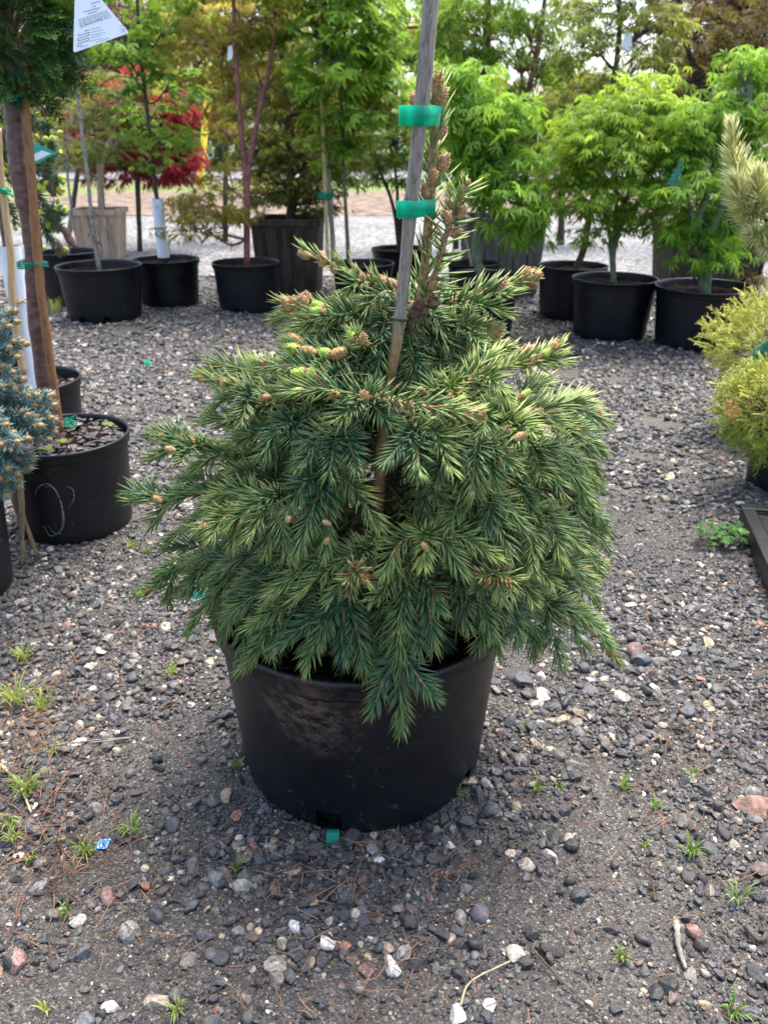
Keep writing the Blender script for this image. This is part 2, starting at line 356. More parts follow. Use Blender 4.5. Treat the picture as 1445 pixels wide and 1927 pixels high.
def roadmat():
    m, t, b, o = newmat('sunlit_gravel'); v = coords(t); vo = N(t, 'TexVoronoi'); vo.inputs['Scale'].default_value = 34; t.links.new(v, vo.inputs['Vector'])
    f = noise(t, v, 1.3, 6, 0.65); sp = N(t, 'SeparateColor'); t.links.new(vo.outputs['Color'], sp.inputs[0])
    g = ramp(t, [(0.0, (0.06, 0.06, 0.06)), (0.5, (0.17, 0.165, 0.16)), (1.0, (0.36, 0.35, 0.33))], sp.outputs[0])  # light grey gravel, its sunlit brightness put into these paler tones
    k = ramp(t, [(0.3, (0.6,)*3), (0.7, (1.15,)*3)], f); c = mixc(t, 1.0, g.outputs[0], k.outputs[0], 'MULTIPLY')
    t.links.new(c, b.inputs['Base Color']); b.inputs['Roughness'].default_value = 0.8; bump(t, b, vo.outputs['Distance'], 1.0, 0.02); return m
M['road'] = roadmat()
M['asphalt'] = simple('asphalt', (0.12, 0.12, 0.125), (0.18, 0.18, 0.185), 12, 0.85, 0.2, 0.004)
M['verge'] = simple('grass_ground', (0.06, 0.09, 0.02), (0.20, 0.21, 0.07), 4, 0.95, 0.6, 0.03)

# ------------------------------------------------------------------ ground
def gz(x, y):
    f = np.exp(-np.maximum(np.hypot(x, y-1.5)-3.5, 0)**2/3.0)
    return f*(0.016*(vnoise(x*3+9, y*3, 1)-0.5) + 0.010*(vnoise(x*9+3, y*9, 2)-0.5) + 0.005*(vnoise(x*33, y*33, 3)-0.5))
def sheet(name, xs, ys, zf, mat, **kw):
    X, Y = np.meshgrid(xs, ys); nx = len(xs)
    Z = zf(X, Y); mb = MB(); i, j = np.meshgrid(np.arange(len(ys)-1), np.arange(nx-1), indexing='ij')
    mb.add(np.stack([X, Y, Z], -1), None, np.stack([i*nx+j, i*nx+j+1, (i+1)*nx+j+1, (i+1)*nx+j], -1))
    return build(mb, name, mat, **kw)
xs = np.concatenate([[-400, -120, -40, -16, -8, -5], np.arange(-3.0, 3.001, 0.03), [5, 8, 16, 40, 120, 400]])
ys = np.concatenate([[-60, -20, -8, -3], np.arange(-0.5, 6.2, 0.03), [7, 8, 10, 14, 20, 40, 100, 300, 800]])
ground = sheet('ground', xs, ys, gz, M['ground'], kind='structure')
def flat(name, pts, z, mat, n=1):
    mb = MB(); P = np.asarray(pts, float); mb.add(np.column_stack([P, np.full(len(P), z)]), None, [list(range(4))]); o = build(mb, name, mat, kind='structure'); return o
yr0, yr1 = 7.0, gp(700, 408)[1]
flat('gravel_driveway', [(-30, yr0+0.2), (30, yr0-0.3), (40, yr1), (-40, yr1)], 0.012, M['road'])
flat('mulch_bed', [(-8, yr1), (40, yr1), (60, yr1+5.5), (-6, yr1+6)], 0.018, M['mulch'])
flat('grass_verge', [(-40, yr1), (-8.02, yr1), (-6.02, yr1+6), (-40, yr1+8)], 0.016, M['verge'])
flat('grass_strip', [(-60, yr1+4), (70, yr1+4), (80, yr1+11), (-80, yr1+11)], 0.008, M['verge'])
flat('paved_road', [(-200, 25), (200, 25), (200, 31), (-200, 31)], 0.03, M['asphalt'])

# ---- stones: icosphere templates
def ico(sub):
    bm = bmesh.new(); bmesh.ops.create_icosphere(bm, subdivisions=sub, radius=1)
    V = np.array([v.co[:] for v in bm.verts]); F = np.array([[v.index for v in f.verts] for f in bm.faces]); bm.free(); return V, F
ICO1, ICO2, ICO3 = ico(1), ico(2), ico(3)
OCT = (np.array([[1, 0, 0], [-1, 0, 0], [0, 1, 0], [0, -1, 0], [0, 0, 1], [0, 0, -1.]]), np.array([[0, 2, 4], [2, 1, 4], [1, 3, 4], [3, 0, 4], [2, 0, 5], [1, 2, 5], [3, 1, 5], [0, 3, 5]]))
PAL = np.array([[.030, .031, .034], [.048, .050, .056], [.065, .068, .078], [.085, .088, .098], [.125, .122, .12], [.175, .17, .165], [.12, .085, .07],
                [.25, .235, .21], [.34, .27, .18], [.46, .41, .32], [.56, .54, .50], [.34, .16, .09], [.22, .13, .11]])
PALW = np.array([.20, .19, .16, .13, .10, .06, .05, .045, .03, .03, .02, .005, .012]); PALW /= PALW.sum()
def rotm(n):
    q = RNG.normal(size=(n, 4)); q /= np.linalg.norm(q, axis=1, keepdims=True); a, b, c, d = q.T
    return np.stack([1-2*(c*c+d*d), 2*(b*c-a*d), 2*(b*d+a*c), 2*(b*c+a*d), 1-2*(b*b+d*d), 2*(c*d-a*b), 2*(b*d-a*c), 2*(c*d+a*b), 1-2*(b*b+c*c)], -1).reshape(n, 3, 3)
def yawm(a, tilt=0.25):
    n = len(a); c, s = np.cos(a), np.sin(a); o = np.zeros(n)
    Z = np.stack([c, -s, o, s, c, o, o, o, o+1], -1).reshape(n, 3, 3)
    t = RNG.normal(0, tilt, n); c, s = np.cos(t), np.sin(t)
    X = np.stack([o+1, o, o, o, c, -s, o, s, c], -1).reshape(n, 3, 3); return Z @ X
def stones(mb, tmpl, x, y, d, cols, jit=0.14, sink=0.25, z=None, flatz=1.0):
    n = len(x); T, F = tmpl; k = len(T)
    J = 1 + RNG.normal(0, jit, (n, k, 1))
    S = np.stack([RNG.uniform(.8, 1.25, n), RNG.uniform(.6, .95, n), RNG.uniform(.38, .7, n)*flatz], -1)
    S /= S[:, :1]**.5
    Rz = yawm(RNG.uniform(0, 6.28, n)); R0 = rotm(n)
    base = np.einsum('nij,kj->nki', R0, T)*J
    # flatten a few random sides so that the stones read as broken rock
    for _ in range(6):
        pn = nrm(RNG.normal(size=(n, 3))); lim = RNG.uniform(.45, .85, n)
        dd = np.einsum('nki,ni->nk', base, pn); ex = np.maximum(dd - lim[:, None], 0); base = base - ex[..., None]*pn[:, None]
    V = np.einsum('nij,nkj->nki', Rz, base*S[:, None]*(d/2)[:, None, None])
    hz = (d/2)*S[:, 2]*.8
    V += np.stack([x, y, (gz(x, y) if z is None else z) + hz*(1-2*sink) + 0.001], -1)[:, None]
    C = np.repeat(np.concatenate([cols, np.ones((n, 1))], 1)[:, None], k, 1).reshape(-1, 4)
    mb.add(V, (F[None] + (np.arange(n)*k)[:, None, None]).reshape(-1, 3), None, C)
def stonecols(n):
    return PAL[RNG.choice(len(PAL), n, p=PALW)]*RNG.uniform(.45, 1.0, (n, 1))*np.array([1.05, 1.0, .92])
MUD = [gp(1150, 1560), gp(1130, 1720), gp(1120, 1860), gp(720, 1905), gp(330, 1790), gp(330, 1420), gp(1230, 1000), gp(950, 1230)]
MUDR = [.16, .2, .16, .12, .12, .16, .3, .12]
def bare(x, y):
    """0..1 how free of stones the earth is"""
    b = np.clip((vnoise(x*4.5+20, y*4.5+5, 11)*0.6 + vnoise(x*13+2, y*13, 12)*0.4 - 0.57)*4.0, 0, 1)
    for c, r in zip(MUD, MUDR): b = np.maximum(b, 0.97*np.exp(-(((x-c[0])**2 + (y-c[1])**2)/r**2)**1.5))
    return b
def scatter(n, y0, y1, wslope, w0, tol=1.0):
    y = np.sqrt(RNG.uniform(y0**2, y1**2, n)); x = RNG.uniform(-1, 1, n)*(wslope*y + w0)
    keep = RNG.random(n) > bare(x, y)*tol; x, y = x[keep], y[keep]
    k2 = np.hypot(x + 0.041, y - 1.2) > 0.2
    return x[k2], y[k2]
STONE_SPOTS = [(970, 1802, 40, 9), (1331, 1213, 34, 8), (735, 1825, 44, 10), (690, 1832, 38, 12), (862, 1918, 50, 10), (922, 1900, 32, 10), (548, 1640, 40, 8), (897, 1584, 22, 9),
    (690, 1735, 42, 1), (900, 1715, 52, 3), (868, 1728, 34, 7), (1262, 1880, 34, 6), (1160, 1900, 30, 0), (1090, 1690, 36, 1), (410, 1660, 46, 4), (30, 1815, 56, 12), (150, 1400, 34, 10),
    (85, 1670, 52, 5), (495, 1265, 40, 1), (1205, 1245, 40, 2), (1195, 1228, 40, 12), (445, 1540, 28, 11), (520, 1680, 30, 6), (650, 1790, 30, 11), (725, 1790, 32, 8), (760, 1795, 34, 7), (985, 1290, 44, 2),
    (1020, 1310, 40, 7), (965, 1275, 46, 0), (960, 1360, 36, 3), (1000, 1370, 34, 1), (1010, 1330, 30, 9), (1055, 1310, 36, 1), (1170, 1315, 36, 9), (1290, 1340, 40, 0), (1430, 1650, 44, 6), (60, 1560, 34, 3),
    (590, 1600, 40, 1), (165, 1925, 44, 3), (205, 1690, 44, 12), (245, 1760, 40, 7), (160, 1800, 46, 3), (415, 1855, 40, 1), (735, 1590, 34, 6), (700, 1600, 30, 7), (650, 1690, 30, 4), (560, 1750, 34, 10)]
big = [gp(u, v) for u, v, _, _ in STONE_SPOTS]
bx = [p[0] for p in big]; by = [p[1] for p in big]; bd = [s*mpp(p)*1.05 for p, (_, _, s, _) in zip(big, STONE_SPOTS)]; bc = [PAL[c]*RNG.uniform(.85, 1.15) for _, _, _, c in STONE_SPOTS]
x, y = scatter(460, .50, 1.75, .50, .12, .75); x, y = x[:240], y[:240]; n = len(x)
bx = np.concatenate([bx, x]); by = np.concatenate([by, y]); bd = np.concatenate([bd, RNG.uniform(.022, .038, n)]); bc = np.concatenate([bc, stonecols(n)])
for k in range(len(bx)):
    mb = MB(); o_ = np.array([bx[k], by[k], 0.0])
    stones(mb, ICO3, bx[k:k+1], by[k:k+1], bd[k:k+1], bc[k:k+1], 0.018, 0.28)
    me = mb.mesh('stone', M['stone'], o_, True); me.set_sharp_from_angle(angle=math.radians(26)); ob = bpy.data.objects.new('stone', me); COL.objects.link(ob); ob.location = tuple(o_); ob.parent = ground
protos = bpy.data.collections.new('stone_shapes')
for k in range(28):
    T, F = ICO3 if k < 20 else ICO2; V = T @ rotm(1)[0]*(1+RNG.normal(0, .03, (len(T), 1)))
    for _ in range(7):
        pn = nrm(RNG.normal(size=3)); V = V - np.maximum(V @ pn - RNG.uniform(.42, .85), 0)[:, None]*pn
    pm = MB(); pm.add(V*.55, F); me = pm.mesh('stone_shape', M['stone_i']); me.set_sharp_from_angle(angle=math.radians(28))
    protos.objects.link(bpy.data.objects.new('stone_shape', me))
def gravel_nodes():
    g = bpy.data.node_groups.new('scatter_stones', 'GeometryNodeTree')
    g.interface.new_socket('Geometry', in_out='INPUT', socket_type='NodeSocketGeometry'); g.interface.new_socket('Geometry', in_out='OUTPUT', socket_type='NodeSocketGeometry')
    nn = g.nodes.new; gi, go_ = nn('NodeGroupInput'), nn('NodeGroupOutput'); ip = nn('GeometryNodeInstanceOnPoints'); ci = nn('GeometryNodeCollectionInfo')
    ci.inputs['Collection'].default_value = protos; ci.inputs['Separate Children'].default_value = True; ci.inputs['Reset Children'].default_value = True
    def attr(nm, ty):
        n_ = nn('GeometryNodeInputNamedAttribute'); n_.data_type = ty; n_.inputs['Name'].default_value = nm; return n_.outputs['Attribute']
    e = nn('FunctionNodeEulerToRotation'); L = g.links.new
    L(gi.outputs[0], ip.inputs['Points']); L(ci.outputs[0], ip.inputs['Instance']); ip.inputs['Pick Instance'].default_value = True
    L(attr('idx', 'INT'), ip.inputs['Instance Index']); L(attr('rot', 'FLOAT_VECTOR'), e.inputs[0]); L(e.outputs[0], ip.inputs['Rotation']); L(attr('scl', 'FLOAT_VECTOR'), ip.inputs['Scale']); L(ip.outputs[0], go_.inputs[0])
    return g
gx, gy, gd, gk = [], [], [], []
def strew(n, y0, y1, ws, w0, tol, med, sg, lo, hi, k0=0, k1=28):
    x, y = scatter(n, y0, y1, ws, w0, tol); m = len(x); gx.append(x); gy.append(y); gd.append(np.clip(RNG.lognormal(math.log(med), sg, m), lo, hi)); gk.append(RNG.integers(k0, k1, m))
strew(30000, .45, 2.3, .72, .3, 1.0, .0128, .34, .007, .028, 0, 20)
strew(48000, .45, 2.3, .72, .3, .85, .0075, .25, .005, .011)
strew(150000, .45, 2.4, .72, .3, .45, .0040, .25, .0025, .007, 20, 28)
strew(56000, 2.25, 4.0, .72, .5, 1.0, .0145, .38, .008, .04)
strew(78000, 3.9, 7.3, .72, .6, 1.0, .0185, .35, .011, .045, 20, 28)
gx, gy, gd, gk = map(np.concatenate, (gx, gy, gd, gk)); n = len(gx)
S = np.stack([RNG.uniform(.85, 1.3, n), RNG.uniform(.65, 1.0, n), RNG.uniform(.4, .75, n)], -1)
pts = bpy.data.meshes.new('gravel'); pts.vertices.add(n); pts.vertices.foreach_set('co', np.stack([gx, gy, gz(gx, gy) + gd*S[:, 2]*.27], -1).astype(np.float32).ravel())
for nm, ty, key, val in (('scl', 'FLOAT_VECTOR', 'vector', S*gd[:, None]), ('rot', 'FLOAT_VECTOR', 'vector', np.stack([RNG.normal(0, .3, n), RNG.normal(0, .3, n), RNG.uniform(0, 6.28, n)], -1)), ('idx', 'INT', 'value', gk), ('tone', 'FLOAT_COLOR', 'color', np.concatenate([stonecols(n), np.ones((n, 1))], 1))):
    pts.attributes.new(nm, ty, 'POINT').data.foreach_set(key, np.ascontiguousarray(val.astype(np.int32 if ty == 'INT' else np.float32)).ravel())
pts.update(); go = bpy.data.objects.new('gravel', pts); COL.objects.link(go); go['kind'] = 'stuff'; go.modifiers.new('scatter', 'NODES').node_group = gravel_nodes()
top(go, 'dark grey and tan gravel scattered over the damp ground', 'gravel')

# ------------------------------------------------------------------ pots
def pot(name, c, R, h, label, near=False, group=None, soil=0.86, taper=0.85, notches=(), chips=0, seg=72, mat=None):
    """nursery pot: ground centre c, rim radius R, height h"""
    c = np.array([c[0], c[1], 0.0]); t = thing(name, c, label, 'plant pot', group); m = mat or (M['pot_near'] if near else M['pot'])
    rb = R*taper; k = h/0.33; mb = MB()
    nr = [0, .012*k, .045*k, .12*k, .2*k, .28*k, h-.035*k, h-.030*k]
    rw = lambda z: rb + (R*0.965-rb)*z/h
    prof = [(rb*0.93, .004)] + [(rb*0.985 if z == 0 else rw(z), max(z, .002)) for z in nr]
    def skip(i, s): return i in (1, 2) and any(abs((s+.5)/seg*360 - a) < wd for a, wd in notches)
    lathe(mb, prof, c, seg, skip)
    zi = np.linspace(h-.012*k, h*0.06, 6); lathe(mb, [(rw(z)-.006, z) for z in zi] + [(0.001, h*.05)], c, seg)
    build(mb, 'wall', m, t)
    rm = MB(); rr = R
    lathe(rm, [(R*.962, h-.036*k), (rr*.985, h-.036*k), (rr*.99, h-.03*k), (rr*.988, h-.012*k), (rr*1.0, h-.010*k), (rr*1.003, h-.004*k), (rr*.995, h), (rr*.975, h), (rr*.962, h-.006*k), (rr*.955, h-.03*k)], c, seg)
    build(rm, 'rim', m, t)
    sm = MB(); n = 22; rs = rw(h*soil)-.004
    a = np.linspace(0, 2*math.pi, 48, endpoint=False); rad = np.linspace(0.001, 1, n)*rs
    X = c[0]+rad[:, None]*np.cos(a); Y = c[1]+rad[:, None]*np.sin(a); Z = h*soil + .03*k*(vnoise(X*25, Y*25, 5)-.4) + .02*k*(vnoise(X*80, Y*80, 6)-.5)
    i, j = np.meshgrid(np.arange(n-1), np.arange(48), indexing='ij'); j2 = (j+1) % 48
    sm.add(np.stack([X, Y, Z], -1), None, np.stack([i*48+j, i*48+j2, (i+1)*48+j2, (i+1)*48+j], -1).reshape(-1, 4))
    so = build(sm, 'soil', M['soil'], t)
    if chips:
        cm = MB(); n_ = chips; r_ = rs*np.sqrt(RNG.random(n_))*.95; a_ = RNG.uniform(0, 6.28, n_); CH = np.array([[.035, .022, .018], [.07, .045, .035], [.12, .075, .06], [.2, .14, .12], [.3, .22, .2], [.05, .045, .045]])
        stones(cm, ICO1, c[0]+r_*np.cos(a_), c[1]+r_*np.sin(a_), RNG.uniform(.010, .032, n_), CH[RNG.choice(6, n_, p=[.32, .3, .18, .08, .03, .09])]*RNG.uniform(.4, .75, (n_, 1)), .2, 0.0, h*soil+.006+RNG.uniform(0, .01, n_), .45)
        build(cm, 'bark_chips', M['stone'], t, smooth=False, kind='stuff')
    return t

PC = np.array([gp(655, 1565)[0]-0.003, 1.20, 0]); PC[0] = -0.041
pot('plant_pot', PC, .257, .334, 'large scuffed black pot holding the dwarf spruce, a spray hanging over its rim', near=True, soil=.84, taper=.86, notches=((257, 5), (325, 5), (200, 5), (70, 5), (130, 5)), seg=96, mat=M['pot_main'])

def bgpot(u, vb, wpx, vr, label, **kw):
    """pot from its base-front pixel, rim width and rim-centre row"""
    yf = gp(u, vb)[1]
    W = .45
    for _ in range(4):
        Yc = yf + W/2*.85; p = at(u, vr, Yc); W = wpx*mpp(p)
    p = at(u, vr, Yc); kw.setdefault('group', 'black nursery pots in the back row')
    return pot('plant_pot', (p[0], Yc), W/2, p[2], label, **kw), np.array([p[0], Yc, p[2]*.86])
_, Sa = bgpot(186, 610, 157, 498, 'black pot in front of the tan wooden planter, slender grey whip growing in it', notches=((250, 4), (290, 4)))
_, Sb = bgpot(125, 578, 118, 472, 'black pot behind the one with the slender grey whip')
_, Sc = bgpot(312, 580, 126, 486, 'black pot with the white-sleeved maple trunk')
_, Sd = bgpot(463, 592, 128, 492, 'black pot with the coral-red forked maple trunk', notches=((255, 4),))
_, Se = bgpot(683, 585, 118, 494, 'black pot with the staked bright green maple and its bamboo cane')
_, Sf = bgpot(752, 545, 108, 466, 'black pot with the dark many-stemmed shrub, partly behind the weathered stake')
_, Sg = bgpot(912, 640, 130, 516, 'black pot behind the right-hand top shoots of the dwarf spruce')
_, Sg2 = bgpot(890, 575, 96, 494, 'black pot close behind the pot at the grey wooden planter')
_, Sh = bgpot(1078, 608, 130, 498, 'black pot with a dark leaning trunk, behind the lime green maple')
_, Si = bgpot(1157, 645, 159, 522, 'black pot of the lime green bushy maple')
_, Sj = bgpot(1329, 667, 187, 537, 'wide black pot of the curved-trunk maple before the dark planter')

def lpot(u, v, z, W, label, **kw):
    p = gp(u, v, z); return pot('plant_pot', p, W/2, z, label, **kw), p
L1, p1 = lpot(117, 815, .285, .375, 'chalk-marked black pot with bark chips beneath the ball-topped standard', near=True, chips=420, soil=.9, seg=80)
L2, p2 = lpot(50, 712, .28, .37, 'black pot with the white-sleeved stem behind the chalk-marked pot', near=True, chips=160)
p3 = at(-150, 900, 1.78); pot('plant_pot', (p3[0], p3[1]), .18, .28, 'black pot under the blue spruce with orange buds', near=True)
p4 = at(-58, 560, 3.3); pot('plant_pot', (p4[0], p4[1]), .19, .3, 'black pot under the weeping spruce with yellow buds')

# ------------------------------------------------------------------ conifers
class Plant:
    """collects one branch: stems, needles and buds"""
    def __init__(s): s.st = MB(); s.nd = MB(); s.buds = []
def shoot(P, pts, r0=.0028, r1=.0016, nl=.034, nw=.0014, dens=760, tint=.3, start=0.0, spread=125, a0=62, a1=24, up=(0, 0, 1), nseg=14, dead=.012, seg=5, curl=.35, stemcol=None, comb=False):
    C = smooth_path(pts, nseg); tube(P.st, C, np.linspace(r0, r1, nseg), seg, wob=.10)
    L = np.linalg.norm(np.diff(C, axis=0), axis=1).sum(); n = int(L*dens*(1-start)); 
    if n < 3: return C
    s = np.clip(start + (1-start)*(np.arange(n)+RNG.random(n))/n, 0, 1); k = s*(nseg-1); i = np.minimum(k.astype(int), nseg-2); f = (k-i)[:, None]
    p = C[i]*(1-f)+C[i+1]*f; t = nrm(C[i+1]-C[i])
    upv = np.asarray(up, float); n1 = upv - t*(t@upv)[:, None]; n1 = nrm(n1 + RNG.normal(0, .02, n1.shape)); n1 = nrm(n1 - t*(n1*t).sum(1)[:, None]); n2 = np.cross(t, n1)
    ph = np.radians(RNG.uniform(-spread, spread, n))
    if comb: ph = np.where(RNG.random(n) < .72, np.radians(RNG.normal(74, 17, n))*RNG.choice([-1, 1], n), np.radians(RNG.uniform(-65, 65, n)))
    al = np.radians(a0 + (a1-a0)*s**2.2 + RNG.normal(0, 7, n))
    rad = n1*np.cos(ph)[:, None] + n2*np.sin(ph)[:, None]
    d = nrm(t*np.cos(al)[:, None] + rad*np.sin(al)[:, None])
    ln = nl*RNG.uniform(.76, 1.14, n)*(1-.3*s**4)
    bend = nrm(t*.8 + upv*.25)*curl
    tn = np.clip(tint + RNG.normal(0, .10, n) + .5*np.maximum(s-.45, 0)**1.2 - .06, 0, 1); dd = (RNG.random(n) < dead).astype(float)
    needles(P.nd, p, d, bend, ln, nw, tn, dd)
    return C
def needles(mb, p, d, bend, ln, nw, tn, dd):
    n = len(p); up = np.where(np.abs(d[:, 2:3]) > .9, np.array([[0, 1., 0]]), np.array([[0, 0, 1.]])); a = nrm(np.cross(d, up)); b = np.cross(d, a)
    bend = np.broadcast_to(bend, d.shape)
    mid = p + d*(ln*.5)[:, None] + bend*(ln*.08)[:, None]; tip = p + d*(ln*.97)[:, None] + bend*(ln*.30)[:, None]
    w = nw*RNG.uniform(.85, 1.2, n); rings = []
    for c, k in ((p, .65), (mid, 1.0)):
        for q in range(3):
            an = q*2.0944; rings.append(c + (a*math.cos(an)+b*math.sin(an))*(w*k)[:, None])
    V = np.stack(rings + [tip], 1)
    F = np.array([[0, 1, 4], [0, 4, 3], [1, 2, 5], [1, 5, 4], [2, 0, 3], [2, 3, 5], [3, 4, 6], [4, 5, 6], [5, 3, 6]])
    C = np.zeros((n, 7, 4)); C[..., 0] = tn[:, None]; C[:, 3:6, 1] = .5; C[:, 6, 1] = 1; C[..., 2] = dd[:, None]; C[..., 3] = 1
    mb.add(V, (F[None] + (np.arange(n)*7)[:, None, None]).reshape(-1, 3), None, C.reshape(-1, 4))

def budmesh(name, mat, r=.0058, L=.016, scales=True, green=0.0, seed=0, cone=False):
    """ovoid bud with rows of overlapping scales, base at the origin, along Z"""
    rg = np.random.default_rng(seed); mb = MB(); nr, ns = 10, 10
    t = np.linspace(0, 1, nr); prof = r*np.sin(np.pi*np.clip(t*.93+.06, 0, 1))**.62*(1-.18*t)
    a = np.linspace(0, 2*math.pi, ns, endpoint=False); V = []
    for i in range(nr):
        aa = a + (i % 2)*math.pi/ns; rr = prof[i]*(1 + .10*((i % 2)*2-1) + rg.normal(0, .04, ns))
        V.append(np.stack([rr*np.cos(aa), rr*np.sin(aa), np.full(ns, t[i]*L)], -1))
    V = np.concatenate(V); F = [[i*ns+k, i*ns+(k+1) % ns, (i+1)*ns+(k+1) % ns, (i+1)*ns+k] for i in range(nr-1) for k in range(ns)]
    C = np.zeros((len(V), 4)); C[:, 3] = 1; C[:, 0] = np.repeat((t > 1-green).astype(float), ns)
    mb.add(V, None, F, C)
    # scale tips standing off the bud
    if scales:
        for i in range(1, nr-1):
            for k in range(0, ns):
                if rg.random() < (.75 if not cone else 1):
                    an = a[k] + (i % 2)*math.pi/ns; ca, sa = math.cos(an), math.sin(an); q = prof[i]; h = t[i]*L; o = r*(.16 if not cone else .22)
                    wv = q*.34; tl = L*(.11 if t[i] < .7 else .16)
                    P0 = np.array([q*ca-wv*-sa, q*sa-wv*ca, h]); P1 = np.array([q*ca+wv*-sa, q*sa+wv*ca, h]); P2 = np.array([(q+o)*ca, (q+o)*sa, h+tl]); P3 = np.array([(q*.8)*ca, (q*.8)*sa, h+tl*.6])
                    mb.add([P0, P1, P2, P3], [[0, 1, 2], [0, 2, 3], [1, 3, 2]], None, [1.0 if t[i] > 1-green else 0, 0, 0, 1])
    return mb.mesh(name, mat)
BUD = [budmesh('bud', M['bud'], seed=k) for k in range(3)]
BUDG = [budmesh('swelling_bud', M['bud_green'], .0078, .027, True, .62, seed=k+5) for k in range(2)]
BUDO = [budmesh('orange_bud', M['bud_orange'], .0060, .019, True, seed=k+9) for k in range(2)]
BUDY = [budmesh('yellow_bud', M['bud_yellow'], .011, .028, True, seed=k+15) for k in range(2)]
CONE = budmesh('cone', M['cone'], .015, .062, True, seed=30, cone=True)

def finish(P, root, name='branch', nmat=None, smat=None):
    o = build(P.st, name, smat or M['twig'], root)
    if P.nd.n: build(P.nd, 'needles', nmat or M['needle'], o, kind='stuff')
    for nm, me, p, d, sc in P.buds: inst(nm, me, o, p, d, RNG.uniform(0, 6), (sc,)*3)
    return o

# ---- the dwarf spruce
YT = 1.20
def q(u, v, d=0.0): return at(u, v, YT+d)
soilz = .334*.84
spruce = thing('dwarf_spruce', (PC[0], PC[1], soilz), 'dwarf green spruce with drooping sprays and brown buds, tied to a weathered bamboo stake', 'conifer')
TR = [np.array([PC[0]-.005, 1.205, soilz-.03]), q(724, 930, .0), q(754, 760, -.03), q(772, 680, -.045), q(790, 575, -.06)]
tm = MB(); tc_ = smooth_path(TR, 30); tube(tm, tc_, np.linspace(.024, .0115, 30), 12, wob=.06)
# the knotted crown of old cuts where the leaders start
for k in range(9):
    c_ = q(791, 572, -.062) + RNG.normal(0, .008, 3); V, F = ICO2; tm.add(V*RNG.uniform(.006, .012)*(1+RNG.normal(0, .12, (len(V), 1)))+c_, F)
build(tm, 'trunk', M['bark'], spruce)
def trunk_at(z): 
    i = np.argmin(abs(tc_[:, 2]-z)); return tc_[i]

def B_(u, v, d, du, dv, kind=0, sc=1.0):
    """a bud at pixel u,v pointing along pixel direction du,dv"""
    p = q(u, v, d); e = q(u+du, v+dv, d)-p; e = e/np.linalg.norm(e)
    me = (BUD, BUDG, BUDO)[kind][random.randrange(2)]
    return ('bud', me, p - e*.008, e, sc*random.uniform(.9, 1.1)*(1.22 if kind == 0 else 1.0))
# leader
LD = -.07
P = Plant()
shoot(P, [q(790, 572, LD), q(802, 470, LD), q(813, 330, LD), q(818, 230, LD), q(823, 165, LD)], .0072, .0052, .046, .0016, 420, .45, .0, 180, 36, 26, nseg=26, seg=8)
P.buds += [B_(823, 160, LD, 2, -30, 0, 1.1), B_(827, 188, LD, 12, -30, 0, 1.2), B_(784, 196, LD, -10, -30, 0, 1.1), B_(828, 250, LD, 10, -30, 0, 1.2), B_(832, 312, LD, 12, -30, 0, 1.2), B_(815, 332, LD-.012, 0, -30, 0, 1.1), B_(800, 362, LD-.008, -4, -30, 0, 1.0)]
finish(P, spruce, 'leader', smat=M['twig'])
P = Plant()
shoot(P, [q(800, 572, LD), q(822, 505, LD-.01), q(845, 425, LD-.015), q(878, 345, LD-.02)], .0052, .0036, .050, .0018, 460, .55, .02, 180, 70, 62, nseg=20, seg=7)
P.buds += [B_(842, 408, LD-.03, -14, -26, 0, 1.0), B_(868, 400, LD-.02, 14, -20, 0, 1.0), B_(848, 385, LD-.015, -14, -16, 0, .85), B_(855, 438, LD-.02, 24, -6, 0, 1.0), B_(818, 535, LD-.02, 10, -24, 0, .8), B_(881, 340, LD-.02, 10, -26, 0, .6)]
finish(P, spruce, 'leader', smat=M['twig'])

TINT0 = .30
def branch(limb, shoots, buds=(), tint=TINT0, needle=.035, r=.0042, dead=.012):
    """limb: pixel path from the trunk outwards; shoots: (u0,v0,d0,u1,v1,d1[,sag])"""
    P = Plant()
    if limb is not None:
        L = [q(*a) for a in limb]; t0 = trunk_at(L[0][2] + .01); L = [t0] + L
        shoot(P, L, r, r*.55, needle, .0016, 640, tint, .25, 135, 62, 30, nseg=18, dead=dead)
    for s in shoots:
        a, b = q(*s[:3]), q(*s[3:6]); sag = s[6] if len(s) > 6 else .14; Ln = np.linalg.norm(b-a)
        m1 = a + (b-a)*.5 + np.array([0, -.02, 1])*Ln*sag + RNG.normal(0, .004, 3)
        C = shoot(P, [a, m1, b], .0026, .0013, needle*RNG.uniform(.92, 1.06), .0016, 900, np.clip(tint+RNG.normal(0, .08), 0, 1), 0, 115, 54, 20, dead=dead, comb=True, up=nrm(np.array([(b-a)[0]*.3, -.55, .8])))
        if random.random() < .5: P.buds.append(('bud', BUDO[random.randrange(2)], C[-1]-nrm(C[-1]-C[-3])*.004, nrm(C[-1]-C[-3]), random.uniform(.35, .55)))
    P.buds += list(buds)
    return finish(P, spruce)

